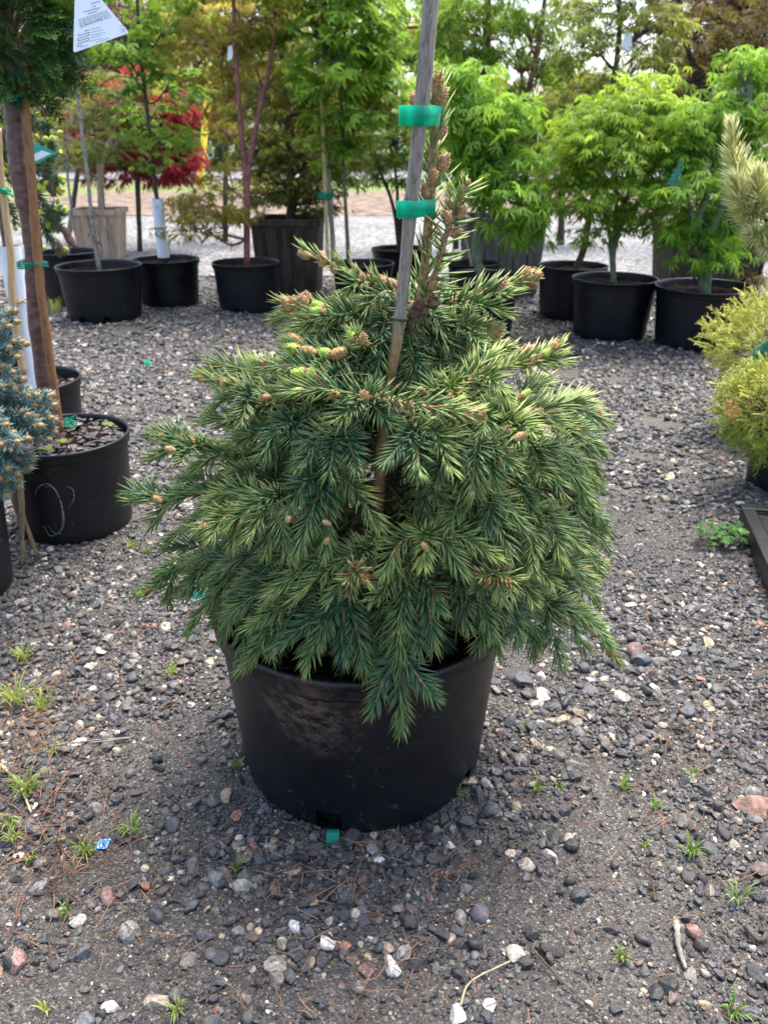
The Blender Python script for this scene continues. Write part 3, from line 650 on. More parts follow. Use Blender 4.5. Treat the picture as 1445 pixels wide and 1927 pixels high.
# upper tiers, left
branch([(765, 566, 0), (690, 530, -.02), (575, 474, -.03)], [(700, 535, -.02, 640, 560, -.05, .1), (735, 550, -.03, 690, 580, -.06, .1)],
       [B_(606, 492, -.03, -6, -30, 0, 1.2), B_(575, 480, -.03, -30, -14, 0, 1.0), B_(668, 520, -.02, -4, -30, 0, 1.0), B_(680, 524, -.03, 8, -28, 0, .9), B_(703, 528, 0, -26, -22, 0, 1.1), B_(722, 532, 0, -20, -26, 0, 1.1), B_(740, 536, 0, -28, -18, 0, 1.1), B_(628, 505, -.03, -4, -28, 0, .8)], .42, .039)
branch([(758, 610, 0), (650, 590, -.05), (530, 570, -.06)], [(690, 600, -.04, 600, 600, -.09, .1), (640, 590, -.06, 555, 620, -.08, .15)],
       [B_(540, 572, -.06, -24, -26, 0, 1.25), B_(545, 578, -.06, -30, 6, 0, 1.1), B_(556, 576, -.06, -10, -26, 0, 1.1), B_(572, 572, -.06, -8, -30, 0, 1.15), B_(610, 582, -.07, -30, -16, 1, 1.1), B_(604, 586, -.08, -30, -2, 1, .95), B_(580, 560, -.05, -14, -24, 0, 1)], .36, .039)
branch([(752, 655, -.02), (690, 650, -.10), (665, 632, -.16)], [], [B_(664, 636, -.165, -14, -20, 1, .75), B_(682, 638, -.16, 6, -20, 0, .9)], .35)
branch([(750, 680, 0), (640, 668, -.10), (545, 650, -.13)], [(680, 672, -.08, 600, 690, -.14, .1), (640, 668, -.1, 560, 665, -.09, .12), (700, 676, -.05, 640, 720, -.12, .1)],
       [B_(585, 664, -.13, -30, -6, 0, 1.2), B_(562, 660, -.13, -30, -10, 1, 1.05), B_(622, 668, -.13, -30, -10, 1, 1.1), B_(632, 668, -.13, 24, -12, 0, 1.2), B_(556, 640, -.1, -20, -14, 0, 1.1), B_(562, 646, -.1, -20, 4, 0, 1.0)], .25)
branch([(745, 700, 0), (650, 705, -.13), (560, 708, -.16)], [(620, 705, -.14, 500, 690, -.15, .05), (640, 705, -.13, 585, 740, -.19, .1)],
       [B_(580, 704, -.17, -30, -2, 1, 1.1), B_(585, 708, -.18, 4, -30, 1, .75), B_(495, 682, -.15, -24, -12, 0, .8)], .25)
branch([(740, 640, .0), (640, 610, .05), (560, 600, .06)], [(640, 610, .05, 545, 640, .03, .12), (600, 605, .06, 520, 600, .08, .1)], [], .3)
# the long front shoot crossing before the stake
branch([(720, 740, -.12), (690, 746, -.20), (800, 765, -.26), (892, 780, -.27)], [(686, 746, -.2, 548, 734, -.22, .06), (686, 748, -.2, 640, 790, -.24, .1), (690, 748, -.2, 735, 800, -.24, .12)],
       [B_(566, 737, -.22, -30, -4, 1, .75), B_(628, 742, -.22, -28, -4, 0, .95), B_(686, 750, -.21, -4, -26, 0, 1.1), B_(750, 757, -.24, 2, -20, 0, .7), B_(772, 760, -.25, 2, -20, 0, .7), B_(818, 771, -.26, 2, -16, 0, .7), B_(850, 776, -.265, 3, -16, 0, .75), B_(888, 780, -.27, 30, -4, 0, 1.15), B_(884, 784, -.27, 18, 24, 0, 1.0), B_(876, 778, -.27, 14, -20, 0, .8)], .38, .039)
# upper tiers, right
branch([(815, 580, 0), (900, 552, -.02), (1000, 524, -.02)], [(850, 570, -.01, 950, 590, -.06, .12), (900, 556, -.02, 960, 555, -.05, .1)],
       [B_(985, 526, -.02, 18, -26, 0, 1.2), B_(1000, 522, -.02, 30, -14, 0, 1.25), B_(998, 528, -.02, 22, 22, 0, 1.1), B_(940, 545, -.02, 14, -20, 0, 1.1), B_(902, 552, -.02, 6, -22, 0, .95), B_(990, 520, -.02, 4, -26, 0, 1)], .45, .039)
branch([(812, 622, 0), (870, 612, -.05), (930, 618, -.06)], [(850, 618, -.03, 900, 645, -.08, .1)], [B_(928, 616, -.06, 2, -28, 0, 1.0), B_(934, 620, -.06, 28, -10, 0, 1.15), B_(926, 624, -.06, 22, 12, 0, 1.05)], .45, .039)
branch([(790, 690, -.02), (850, 722, -.14), (960, 690, -.16), (1046, 656, -.16)], [(900, 710, -.15, 960, 755, -.2, .1), (980, 686, -.16, 1056, 682, -.17, .04), (880, 716, -.15, 930, 670, -.13, .1), (850, 720, -.14, 862, 770, -.22, .1)],
       [B_(1040, 660, -.16, 16, -26, 0, 1.15), B_(1026, 668, -.165, 12, -12, 1, .7), B_(1000, 680, -.165, 14, -8, 0, 1.0), B_(985, 684, -.15, -2, -30, 0, 1.0), B_(984, 668, -.15, -8, -26, 0, .9), B_(990, 664, -.15, 2, -26, 0, .9), B_(996, 670, -.15, 20, -8, 0, .9), B_(996, 658, -.15, 20, -10, 0, .85)], .5, .036)
branch([(800, 650, .02), (870, 660, .03), (960, 655, .03)], [(860, 660, .02, 930, 690, .0, .12), (900, 658, .03, 985, 690, .02, .1), (880, 660, .03, 925, 630, .04, .1)], [], .42)
branch([(800, 720, -.04), (930, 780, -.18), (1000, 775, -.18), (1100, 752, -.15)], [(960, 778, -.18, 1020, 720, -.15, .1), (985, 778, -.19, 1050, 800, -.2, .12), (1030, 766, -.17, 1130, 790, -.14, .1), (930, 780, -.19, 905, 830, -.26, .1)],
       [B_(1005, 780, -.2, 4, -16, 2, .95), B_(1015, 776, -.2, 8, -16, 2, .8), B_(1090, 756, -.15, 28, -8, 0, .9), B_(1126, 780, -.14, 10, -24, 0, .8), B_(985, 745, -.2, 10, -8, 1, .7)], .45, .039)
branch([(840, 740, -.06), (930, 790, -.20), (972, 800, -.24)], [(960, 798, -.235, 972, 828, -.27, .1), (950, 795, -.22, 1005, 815, -.26, .1)], [B_(958, 812, -.26, -12, -12, 2, .8), B_(978, 822, -.275, 14, -8, 2, .9)], .5, .039)
branch([(830, 740, -.06), (850, 745, -.19)], [(848, 748, -.19, 852, 790, -.26, .05), (840, 744, -.18, 790, 735, -.21, .05)], [B_(848, 750, -.24, 4, 8, 1, .6), B_(792, 733, -.21, -20, -10, 2, .7)], .5)
# left arms
branch([(700, 770, 0), (560, 770, -.06), (470, 735, -.07), (375, 710, -.06)], [(520, 755, -.08, 440, 790, -.12, .1), (560, 765, -.1, 500, 748, -.17, .08), (470, 738, -.07, 400, 770, -.05, .12), (540, 760, -.06, 480, 690, -.04, .1), (560, 770, -.1, 520, 830, -.16, .1), (480, 745, -.09, 455, 795, -.16, .1)],
       [B_(380, 712, -.06, -24, -6, 0, .9), B_(420, 722, -.075, 2, -20, 2, .8), B_(498, 748, -.18, 16, -2, 0, .9), B_(440, 720, -.06, -10, -24, 0, .8)], .38, .036)
branch([(690, 850, 0), (520, 855, -.03), (420, 850, -.05), (300, 826, -.05)], [(450, 852, -.05, 370, 880, -.09, .12), (400, 848, -.05, 290, 860, -.06, .14), (380, 842, -.05, 340, 870, -.12, .1), (480, 855, -.03, 420, 905, -.07, .12), (360, 838, -.05, 290, 815, -.03, .08)],
       [B_(322, 846, -.09, -20, -6, 2, 1.0), B_(306, 822, -.05, -24, -8, 0, .8), B_(360, 832, -.06, -4, -18, 2, .9), B_(330, 830, -.05, -14, -14, 0, .8)], .33, .036)
branch([(680, 920, -.02), (480, 920, -.06), (370, 930, -.09), (250, 945, -.10)], [(420, 925, -.08, 345, 905, -.06, .1), (470, 920, -.08, 400, 960, -.12, .12), (360, 932, -.09, 290, 980, -.11, .14), (300, 940, -.1, 245, 925, -.08, .1), (540, 920, -.06, 440, 890, -.1, .1)],
       [B_(297, 940, -.11, -12, -8, 0, .8)], .38, .036)
branch([(670, 960, -.06), (500, 945, -.16), (370, 998, -.21)], [(470, 955, -.18, 440, 1020, -.24, .12), (440, 965, -.19, 400, 1010, -.24, .1), (500, 945, -.16, 400, 940, -.14, .1)],
       [B_(388, 994, -.21, -24, 6, 0, 1.15), B_(392, 998, -.21, -22, 14, 0, 1.0)], .42, .036)
branch([(660, 1000, -.02), (450, 1040, -.05), (330, 1080, -.04), (268, 1116, -.05)], [(420, 1045, -.05, 310, 1030, -.06, .14), (380, 1055, -.05, 300, 1080, -.03, .1), (330, 1060, -.05, 315, 1130, -.03, .1), (420, 1045, -.06, 350, 1110, -.1, .1)], [B_(276, 1113, -.05, -26, 8, 1, .95)], .3, .036)
branch([(700, 740, -.02), (560, 730, .0), (450, 700, .02)], [(520, 725, -.02, 430, 735, -.05, .12), (560, 730, -.04, 470, 770, -.1, .12), (480, 705, 0, 400, 690, .03, .1), (600, 735, -.05, 540, 790, -.14, .1), (560, 730, 0, 480, 680, .04, .1)], [], .36, .038)
branch([(690, 800, -.04), (560, 810, -.08), (450, 800, -.09)], [(520, 808, -.1, 430, 830, -.14, .12), (560, 810, -.12, 500, 860, -.18, .12), (480, 802, -.09, 390, 790, -.07, .1), (600, 812, -.1, 560, 880, -.19, .1)], [], .3, .038)
branch([(840, 770, -.04), (950, 770, -.08), (1060, 770, -.06)], [(980, 770, -.08, 1075, 810, -.1, .12), (940, 770, -.1, 1000, 840, -.16, .12), (1020, 770, -.07, 1120, 770, -.03, .1), (900, 770, -.1, 930, 850, -.18, .1)], [], .4, .038)
branch([(830, 860, -.05), (960, 880, -.1), (1060, 900, -.08)], [(980, 884, -.11, 1090, 940, -.1, .12), (940, 880, -.13, 1000, 960, -.2, .12), (1030, 895, -.09, 1130, 920, -.03, .1), (900, 870, -.12, 930, 960, -.21, .1)], [], .3, .038)
# front fans
def fan(node, tips, tint=.28, root=None, nl=.035, sag=.14, buds=(), dead=.012):
    u, v, d = node; r = root or (u*.6+735*.4, v-40, d*.45)
    return branch([r, (u, v, d)], [(u, v, d, *t, sag) for t in tips], buds, tint, nl, dead=dead)
fan((621, 885, -.20), [(612, 1048, -.27), (712, 985, -.26), (540, 965, -.26), (560, 1040, -.28)], .27, sag=.1, buds=[B_(617, 985, -.27, 10, 4, 2, .6), B_(617, 1015, -.275, 6, -10, 2, .6)])
fan((530, 930, -.20), [(470, 1010, -.26), (545, 1050, -.27), (430, 990, -.24), (500, 1040, -.25)], .3, buds=[B_(545, 975, -.27, 4, -6, 2, .6)])
fan((640, 820, -.18), [(560, 880, -.25), (620, 890, -.26), (672, 884, -.26), (580, 840, -.22)], .2)
fan((560, 790, -.14), [(500, 850, -.2), (560, 870, -.22), (610, 850, -.22), (600, 905, -.2)], .22)
fan((782, 800, -.24), [(722, 872, -.30), (790, 890, -.31), (850, 885, -.31), (905, 915, -.29)], .33)
fan((860, 850, -.22), [(820, 900, -.25), (870, 925, -.28), (905, 915, -.29), (940, 900, -.26)], .26)
fan((900, 830, -.24), [(890, 930, -.3), (930, 910, -.29), (965, 880, -.29)], .3)
fan((1000, 840, -.16), [(1110, 950, -.17), (1060, 930, -.2), (1115, 905, -.14), (1020, 900, -.22)], .36)
fan((1050, 800, -.10), [(1130, 850, -.1), (1125, 900, -.1), (1085, 860, -.14), (1120, 810, -.06)], .4)
fan((912, 935, -.22), [(958, 1040, -.28), (842, 988, -.27), (990, 1000, -.25), (900, 1030, -.28)], .24)
fan((1000, 960, -.17), [(1002, 1075, -.26), (1130, 1080, -.16), (1090, 1030, -.2), (1060, 1060, -.23)], .36)
fan((1050, 930, -.10), [(1145, 1000, -.10), (1125, 1060, -.1), (1140, 1030, -.06), (1090, 1000, -.14)], .33)
fan((960, 1070, -.19), [(1110, 1090, -.2), (1040, 1100, -.24), (960, 1120, -.28), (1000, 1130, -.25), (900, 1110, -.27)], .33, buds=[B_(958, 1066, -.25, 4, -14, 2, .8), B_(1096, 1088, -.2, 20, 4, 2, .8)])
fan((1030, 1080, -.12), [(1120, 1130, -.12), (1070, 1150, -.16), (1120, 1090, -.08), (1135, 1060, -.05)], .3)
fan((1030, 1130, -.16), [(1055, 1250, -.22), (1160, 1240, -.16), (1100, 1220, -.19), (1010, 1210, -.2), (1110, 1180, -.12)], .32, buds=[B_(1148, 1228, -.16, 14, 10, 0, 1.0), B_(1068, 1168, -.18, 10, 10, 0, .9)])
fan((950, 1110, -.20), [(975, 1205, -.24), (930, 1190, -.26), (1010, 1190, -.2), (1000, 1230, -.2)], .2)
# lower front
fan((795, 1005, -.24), [(798, 1062, -.31), (930, 1048, -.29), (870, 1075, -.30), (720, 1080, -.3)], .55, sag=.18, buds=[B_(800, 1030, -.31, 6, 8, 2, .7)])
fan((700, 1030, -.22), [(515, 1115, -.28), (560, 1120, -.29), (620, 1130, -.29), (640, 1060, -.26), (660, 1110, -.29)], .33, sag=.12)
fan((775, 1060, -.22), [(750, 1190, -.28), (815, 1215, -.28), (700, 1130, -.29), (830, 1150, -.29)], .25, sag=.08)
fan((850, 1065, -.20), [(925, 1195, -.27), (880, 1180, -.27), (940, 1160, -.25)], .22, sag=.1)
fan((752, 1225, -.275), [(756, 1375, -.30), (700, 1338, -.30), (818, 1315, -.298)], .2, sag=.03, root=(770, 1080, -.2))
fan((765, 1130, -.24), [(752, 1240, -.28), (790, 1220, -.28)], .2, sag=.05)
fan((640, 1110, -.2), [(455, 1258, -.275), (575, 1258, -.285), (520, 1220, -.28), (470, 1180, -.27)], .22, sag=.12)
fan((560, 1100, -.2), [(430, 1160, -.22), (480, 1230, -.265), (440, 1120, -.2)], .18)
fan((655, 1120, -.22), [(645, 1235, -.27), (600, 1200, -.27), (690, 1268, -.268)], .18, sag=.05)
fan((720, 1140, -.2), [(690, 1240, -.25), (740, 1230, -.26)], .12, sag=.05)
fan((560, 1040, -.18), [(440, 1130, -.2), (500, 1130, -.24), (395, 1090, -.16)], .22)
fan((480, 1050, -.12), [(400, 1130, -.14), (460, 1150, -.17), (360, 1060, -.1)], .2)
fan((420, 1070, -.08), [(410, 1160, -.1), (350, 1120, -.08), (440, 1140, -.12)], .2)
fan((880, 1000, -.2), [(850, 1060, -.28), (900, 1080, -.28), (830, 1040, -.27)], .22)
fan((790, 880, -.12), [(800, 960, -.2), (835, 960, -.24)], .1)
fan((500, 1090, -.14), [(420, 1200, -.17), (452, 1235, -.2), (405, 1165, -.13), (490, 1210, -.22)], .2, sag=.1)
fan((930, 1120, -.16), [(935, 1225, -.2), (900, 1215, -.22)], .18, sag=.06)
branch([(690, 1060, -.2), (668, 1072, -.30)], [(668, 1070, -.295, 650, 1092, -.31, .1), (668, 1072, -.295, 690, 1098, -.312, .1)], (), .5, .026, dead=.4)
branch([(925, 1060, -.2), (932, 1082, -.29)], [(930, 1080, -.285, 945, 1130, -.31, .05), (930, 1080, -.285, 905, 1085, -.30, .05), (935, 1082, -.285, 960, 1092, -.30, .05)], (), .5, .028, dead=.35)
# inner and rear fill so that the crown is closed from every side
def env(z):
    return np.interp(z, [.28, .36, .48, .58, .68, .76, .84, .9], [.25, .325, .34, .315, .26, .20, .12, .03])
def proj(p):
    d_ = depth(p); return PW/2 + FPX*p[0]/d_, PH/2 - FPX*(p[1]*SP + (p[2]-CAM_H)*CP)/d_
def in_gap(p):
    u, v = proj(p); return p[1] < 1.15 and 672 < u < 790 and 780 < v < 1010
for k in range(115):
    z = RNG.uniform(.33, .80); a = RNG.uniform(0, 2*math.pi); R = env(z); back = math.sin(a) > -.15
    cx = -.02 + .055*(z-.4)/.4
    t0 = trunk_at(z+.02); dr = np.array([math.cos(a)*1.06, math.sin(a)*.86, 0])
    n_ = np.array([cx, 1.205, z+.04]) + dr*R*(.45 if back else .3); P = Plant()
    if in_gap(n_): continue
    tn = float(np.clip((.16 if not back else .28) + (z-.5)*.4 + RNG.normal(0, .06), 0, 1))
    shoot(P, [t0, (t0+n_)/2+np.array([0, 0, .02]), n_], .0042, .003, .036, .0018, 300, tn, .3, 140)
    for j in range(3):
        a2 = a + RNG.normal(0, .38); R2 = R*(RNG.uniform(.82, .98) if back else RNG.uniform(.55, .74)); dr2 = np.array([math.cos(a2)*1.06, math.sin(a2)*.86, 0])
        e = np.array([cx, 1.205, max(z-RNG.uniform(.03, .12), .30)]) + dr2*R2
        if in_gap(e) or in_gap((e+n_)/2): continue
        C = shoot(P, [n_, (n_+e)/2+np.array([0, 0, .02]), e], .0026, .0014, .038, .0016, 760, tn, 0, 120, comb=True, up=nrm(np.array([dr2[0]*.5, dr2[1]*.5, .8])))
    finish(P, spruce)

# ---- weathered bamboo stake and its two tapes
stake_top, stake_bot = at(817, -70, 1.10), np.array([PC[0]+.012, 1.135, soilz-.02])
mids = [at(797, 160, 1.10), at(772, 400, 1.105), at(752, 600, 1.11), at(728, 760, 1.115), at(712, 930, 1.12)]
SP_ = smooth_path([stake_bot] + mids[::-1] + [stake_top], 90)
st_ = thing('bamboo_stake', (stake_bot[0], stake_bot[1], soilz), 'weathered grey and tan bamboo stake rising out of the dwarf spruce', 'stake')
mb = MB(); kk = np.linspace(0, 1, 90); R_ = .0088 + .0006*np.sin(kk*9)
nodes_z = [at(752, 602, 1.11)[2], at(712, 930, 1.12)[2]]
for nz in nodes_z:
    R_ = R_ + .0022*np.exp(-((SP_[:, 2]-nz)/.004)**2)
tube(mb, SP_, R_, 16); build(mb, 'cane', M['cane'], st_)
for nz in nodes_z:
    i = int(np.argmin(abs(SP_[:, 2]-nz))); mb = MB(); dirv = nrm(SP_[i+1]-SP_[i-1]); tube(mb, [SP_[i]+dirv*.0035, SP_[i]+dirv*.006], [.0113, .0104], 16); build(mb, 'node_ring', M['dark_bark'], st_)
def tape(vc, u0, u1, hh, us, ul, label):
    Ys = 1.10; dep = mpp(at(us, vc, Ys)); hz = hh*dep/2
    zc = at(us, vc, Ys)[2]; xs_ = at(us, vc, Ys)[0]; yl = YT+LD; xl = at(ul, vc, yl)[0]; x0 = at(u0, vc, Ys)[0]
    t = thing('tie_tape', (xs_, Ys, zc), label, 'tape'); mb = MB()
    # a flat loop round stake and leader whose two ends are pressed together as a tail
    loop = [(x0, Ys-.006), ((x0+xs_)/2-.004, Ys-.008), (xs_-.005, Ys-.0103), (xs_+.005, Ys-.0100), (xs_+.012, Ys-.004), (xl+.006, yl-.010), (xl+.0095, yl), (xl+.004, yl+.009), (xl-.006, yl+.007), (xs_-.006, Ys+.0095), (xs_-.0125, Ys+.001), ((x0+xs_)/2-.004, Ys-.0066), (x0, Ys-.0050)]
    pts = np.concatenate([np.linspace(np.array((*loop[i], zc)), np.array((*loop[i+1], zc)), 5, endpoint=False) for i in range(len(loop)-1)]); n = len(pts)
    lo = pts - [0, 0, hz]; hi = pts + [0, 0, hz]; lo[:, 2] += .0004*np.sin(np.arange(n)*.7); hi[:, 2] += .0004*np.cos(np.arange(n)*.6)
    mb.add(np.concatenate([lo, hi]), None, [[i, i+1, n+i+1, n+i] for i in range(n-1)])
    o = build(mb, 'band', M['tape'], t); md = o.modifiers.new('thickness', 'SOLIDIFY'); md.thickness = .0003
tape(218, 750, 822, 35, 790, 820, 'shiny green tape band tied below the topmost buds of the spruce leader')
tape(393, 746, 824, 30, 773, 806, 'shiny green tape band tied lower, beside the bare side leader')

# ------------------------------------------------------------------ left foreground
YS = p1[1]
# ball-topped standard: cypress crown on a bare stem
hb = np.array([p1[0]-.02, YS, .25])
hin = thing('cypress_standard', hb, 'dark green cypress ball on a bare glossy brown trunk', 'conifer')
tp = [hb, at(92, 760, YS), at(70, 600, YS), at(62, 450, YS), at(38, 330, YS-.01), at(30, 240, YS), at(22, 150, YS), at(18, 90, YS)]
mb = MB(); C_ = smooth_path(tp, 60); tube(mb, C_, np.interp(np.linspace(0, 1, 60), [0, .2, 1], [.027, .0225, .023]) + .0025*np.sin(np.linspace(0, 40, 60))**6, 14, wob=.02); build(mb, 'trunk', M['cherry'], hin)
M['cypress'] = leafmat('cypress_spray', (0.008, 0.045, 0.014), (0.15, 0.27, 0.03), 0.1, 0.6)
def spray_template(seed, n=5, L=.060):
    """a flat fern-like frond of scale leaves"""
    rg = np.random.default_rng(seed); mb = MB()
    def stick(p, d, l, w0, c):
        d = np.asarray(d); sd = np.array([-d[1], d[0], 0]); e = p + d*l
        mb.add([p-sd*w0, p+sd*w0, p+d*l*.6+sd*w0*1.15+[0, 0, w0*.8], e, p+d*l*.6-sd*w0*1.15+[0, 0, w0*.8]], [[0, 1, 2], [0, 2, 4], [4, 2, 3]], None, [c, 0, 0, 1])
    for k in range(n):
        y = L*k/n; 
        for s in (-1, 1):
            a = math.radians(48+rg.normal(0, 8)); l = L*(.50*(1-k/n)+.16)*rg.uniform(.75, 1.15); d = np.array([s*math.sin(a), math.cos(a), rg.normal(-.1, .15)]); p = np.array([0, y, 0])
            stick(p, d, l, .0011, .1)
            for m_ in range(1, 4):
                for s2 in (-1, 1):
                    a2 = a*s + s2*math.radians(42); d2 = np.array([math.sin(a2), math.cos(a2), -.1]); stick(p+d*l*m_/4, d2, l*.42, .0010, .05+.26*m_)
    stick(np.zeros(3), np.array([0, 1, 0.]), L*1.05, .0014, .4)
    return np.concatenate(mb.V), np.concatenate(mb.F3), np.concatenate(mb.C)
def place(mb, tmpl, p, ydir, zdir, sc, c0=0.0, ctint=None):
    """copies of a template with its Y along ydir and Z near zdir"""
    V, F, C = tmpl; n = len(p); y = nrm(ydir); x = nrm(np.cross(y, zdir)); z = np.cross(x, y)
    R = np.stack([x, y, z], -1); W = np.einsum('nij,kj->nki', R, V)*np.asarray(sc)[:, None, None] + p[:, None]
    CC = np.repeat(C[None], n, 0).copy()
    if ctint is not None: CC[..., 0] = np.clip(CC[..., 0] + ctint[:, None], 0, 1)
    mb.add(W, (F[None] + (np.arange(n)*len(V))[:, None, None]).reshape(-1, 3), None, CC.reshape(-1, 4))
cc = at(8, 22, YS); rr_ = 152*mpp(cc); mb = MB()
SPR = [spray_template(k) for k in range(3)]
for k in range(3):
    n = 330; dirs = nrm(RNG.normal(size=(n, 3))*[1, 1, .9]); rad = rr_*RNG.uniform(.6, .93, n)*(1+.10*(vnoise(dirs[:, 0]*3+5, dirs[:, 2]*3+5, 8)-.5)*2)
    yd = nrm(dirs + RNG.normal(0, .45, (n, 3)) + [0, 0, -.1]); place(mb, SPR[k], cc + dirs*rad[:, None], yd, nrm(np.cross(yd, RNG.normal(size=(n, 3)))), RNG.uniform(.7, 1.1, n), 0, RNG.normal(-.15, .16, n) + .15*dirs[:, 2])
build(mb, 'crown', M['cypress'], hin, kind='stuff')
lm = MB()
for k in range(26):
    dv = nrm(RNG.normal(size=3)); tube(lm, smooth_path([at(18, 120, YS), cc + dv*rr_*.4 - [0, 0, .01], cc + dv*rr_*.8], 8), np.linspace(.007, .002, 8), 5)
build(lm, 'limbs', M['cherry'], hin, kind='stuff')
# its brown cane and green ties
cane = [at(114, 812, YS-.06), at(90, 640, YS-.05), at(72, 500, YS-.045), at(60, 330, YS-.04), at(46, 180, YS-.03), at(42, 120, YS-.02)]
cn = thing('bamboo_cane', cane[0], 'brown stained cane tied to the glossy brown trunk', 'stake'); mb = MB(); C_ = smooth_path(cane, 70)
R_ = np.full(70, .0108)
for f in (.22, .5, .78): R_ += .0018*np.exp(-((np.linspace(0, 1, 70)-f)/.012)**2)
tube(mb, C_, R_, 12); build(mb, 'cane', M['cane_brown'], cn)
def ring(cpts, r, n=26, w=.006, mat='tie', name='tie', parent=None, tilt=0.0):
    mb = MB(); tube(mb, smooth_path(cpts, n), r, 6, wob=.15); return build(mb, name, M[mat], parent)
def tie(u, v, Y, du, label):
    c = at(u, v, Y); s = mpp(c); t = thing('tie', c, label, 'tie'); h = du*s/2; mb = MB()
    for dz in (-.005, 0, .005):
        a = np.linspace(0, 2*math.pi, 28); tube(mb, np.stack([c[0]+np.cos(a)*h, c[1]+.0-np.sin(a)*(.035), c[2]+dz+.003*np.sin(a*2)], -1), .0022, 5, cap=False)
    for s_ in (-1, 1): tube(mb, smooth_path([c+[h*.45, -.036, 0], c+[h*.45+s_*.012, -.046, .008], c+[h*.45+s_*.02, -.04, -.004+.01*(s_ > 0)]], 8), .0024, 5)
    build(mb, 'loop', M['tie'], t)
tie(32, 187, YS-.015, 44, 'green tie under the cypress ball, round trunk and brown cane')
tie(62, 497, YS-.02, 54, 'green tie lower down, beside the white sleeve, round trunk and brown cane')
# chalk scrawl on the chalk-marked pot: part of that pot
mb = MB(); R1 = .375/2
def onpot(u, v):
    """point on the pot's outer wall seen at pixel u,v"""
    d = ray(u, v); lo, hi = 1.2, p1[1]
    for _ in range(40):
        m_ = (lo+hi)/2; p = np.array([0, 0, CAM_H]) + d*(m_/d[1]); rw = R1*(.85+.115*max(p[2], 0)/.285)
        if np.hypot(p[0]-p1[0], p[1]-p1[1]) > rw: lo = m_
        else: hi = m_
    p = np.array([0, 0, CAM_H]) + d*(lo/d[1]); n_ = np.array([p[0]-p1[0], p[1]-p1[1], 0]); return p + nrm(n_)*.0009
def stroke(pts, w0):
    P_ = [onpot(*a) for a in smooth_path([(*a, 0) for a in pts], 40)[:, :2]]; tube(mb, P_, np.abs(np.sin(np.linspace(.3, 2.9, 40)))*w0+.0004, 5)
stroke([(66, 935), (72, 918), (90, 910), (106, 925), (118, 955), (121, 985), (112, 1002), (95, 1008), (84, 990)], .0011)
stroke([(84, 915), (102, 918), (115, 945), (119, 975), (115, 998)], .0013); stroke([(128, 915), (138, 922), (139, 940), (130, 955)], .0010); stroke([(92, 990), (104, 1003), (116, 1004)], .0008)
co = build(mb, 'chalk_mark', M['chalk'], L1)
# moss, green twine scrap in that pot
mb = MB()
for (u, v, r_) in ((118, 832, .02), (110, 816, .012), (86, 845, .022), (205, 800, .02)):
    c = gp(u, v, .27); V, F = ICO2; mb.add(V*[r_, r_*.8, .008]*(1+RNG.normal(0, .15, (len(V), 1)))+c, F)
build(mb, 'moss_patch', M['moss'], L1)
mb = MB()
for k in range(10):
    c = gp(130+RNG.normal(0, 9), 797+RNG.normal(0, 5), .278); a = np.linspace(0, 5, 12); tube(mb, np.stack([c[0]+.012*np.cos(a)*RNG.uniform(.5, 1.4), c[1]+.012*np.sin(a), c[2]+.006*np.sin(a*2)], -1), .0012, 4)
top(build(mb, 'twine_tangle', M['tie'], org=gp(130, 797, .27)), 'tangle of green twine on the bark chips of the chalk-marked pot', 'twine')

# white-sleeved stem in the pot behind, its cane and tie
YG = p2[1]
gs = thing('sleeved_stem', (p2[0], YG, .24), 'slim brown stem in a long white sleeve, standing in the pot behind the chalk-marked pot', 'young tree')
mb = MB(); tube(mb, smooth_path([at(57, 725, YG), at(36, 600, YG), at(12, 440, YG), at(-6, 330, YG), at(-12, 200, YG)], 30), .017, 10, wob=.05); build(mb, 'stem', M['cherry'], gs)
mb = MB(); tube(mb, smooth_path([at(60, 728, YG), at(40, 600, YG), at(18, 462, YG)], 20), np.linspace(.030, .036, 20), 18, cap=False); build(mb, 'sleeve', M['guard'], gs)
mb = MB(); c = at(33, 565, YG-.03); a = np.linspace(0, 6.28, 24)
tube(mb, np.stack([c[0]+.042*np.cos(a), YG-.042*np.sin(a), c[2]+.006*np.sin(a*3)], -1), .0045, 6); tube(mb, smooth_path([c+[-.06, -.02, -.01], c, c+[.05, -.02, -.008]], 12), .004, 5); build(mb, 'twine_wrap', M['twine'], gs)
pc_ = [at(44, 705, YG-.05), at(24, 560, YG-.05), at(20, 470, YG-.045), at(2, 330, YG-.04), at(-4, 240, YG-.04)]
cn = thing('bamboo_cane', pc_[0], 'pale tan cane beside the white sleeve, with a green knot', 'stake'); mb = MB(); tube(mb, smooth_path(pc_, 40), .0115, 12); build(mb, 'cane', M['cane_pale'], cn)
c = at(8, 358, YG-.045); mb = MB()
for dz in (-.004, .004): a = np.linspace(0, 6.28, 20); tube(mb, np.stack([c[0]+.017*np.cos(a), c[1]-.017*np.sin(a), c[2]+dz+.01*np.cos(a)*-.6], -1), .0045, 6)
tube(mb, smooth_path([c+[.012, -.015, -.004], c+[.03, -.02, -.012], c+[.034, -.02, -.02]], 6), .004, 5); build(mb, 'knot', M['tie'], cn)

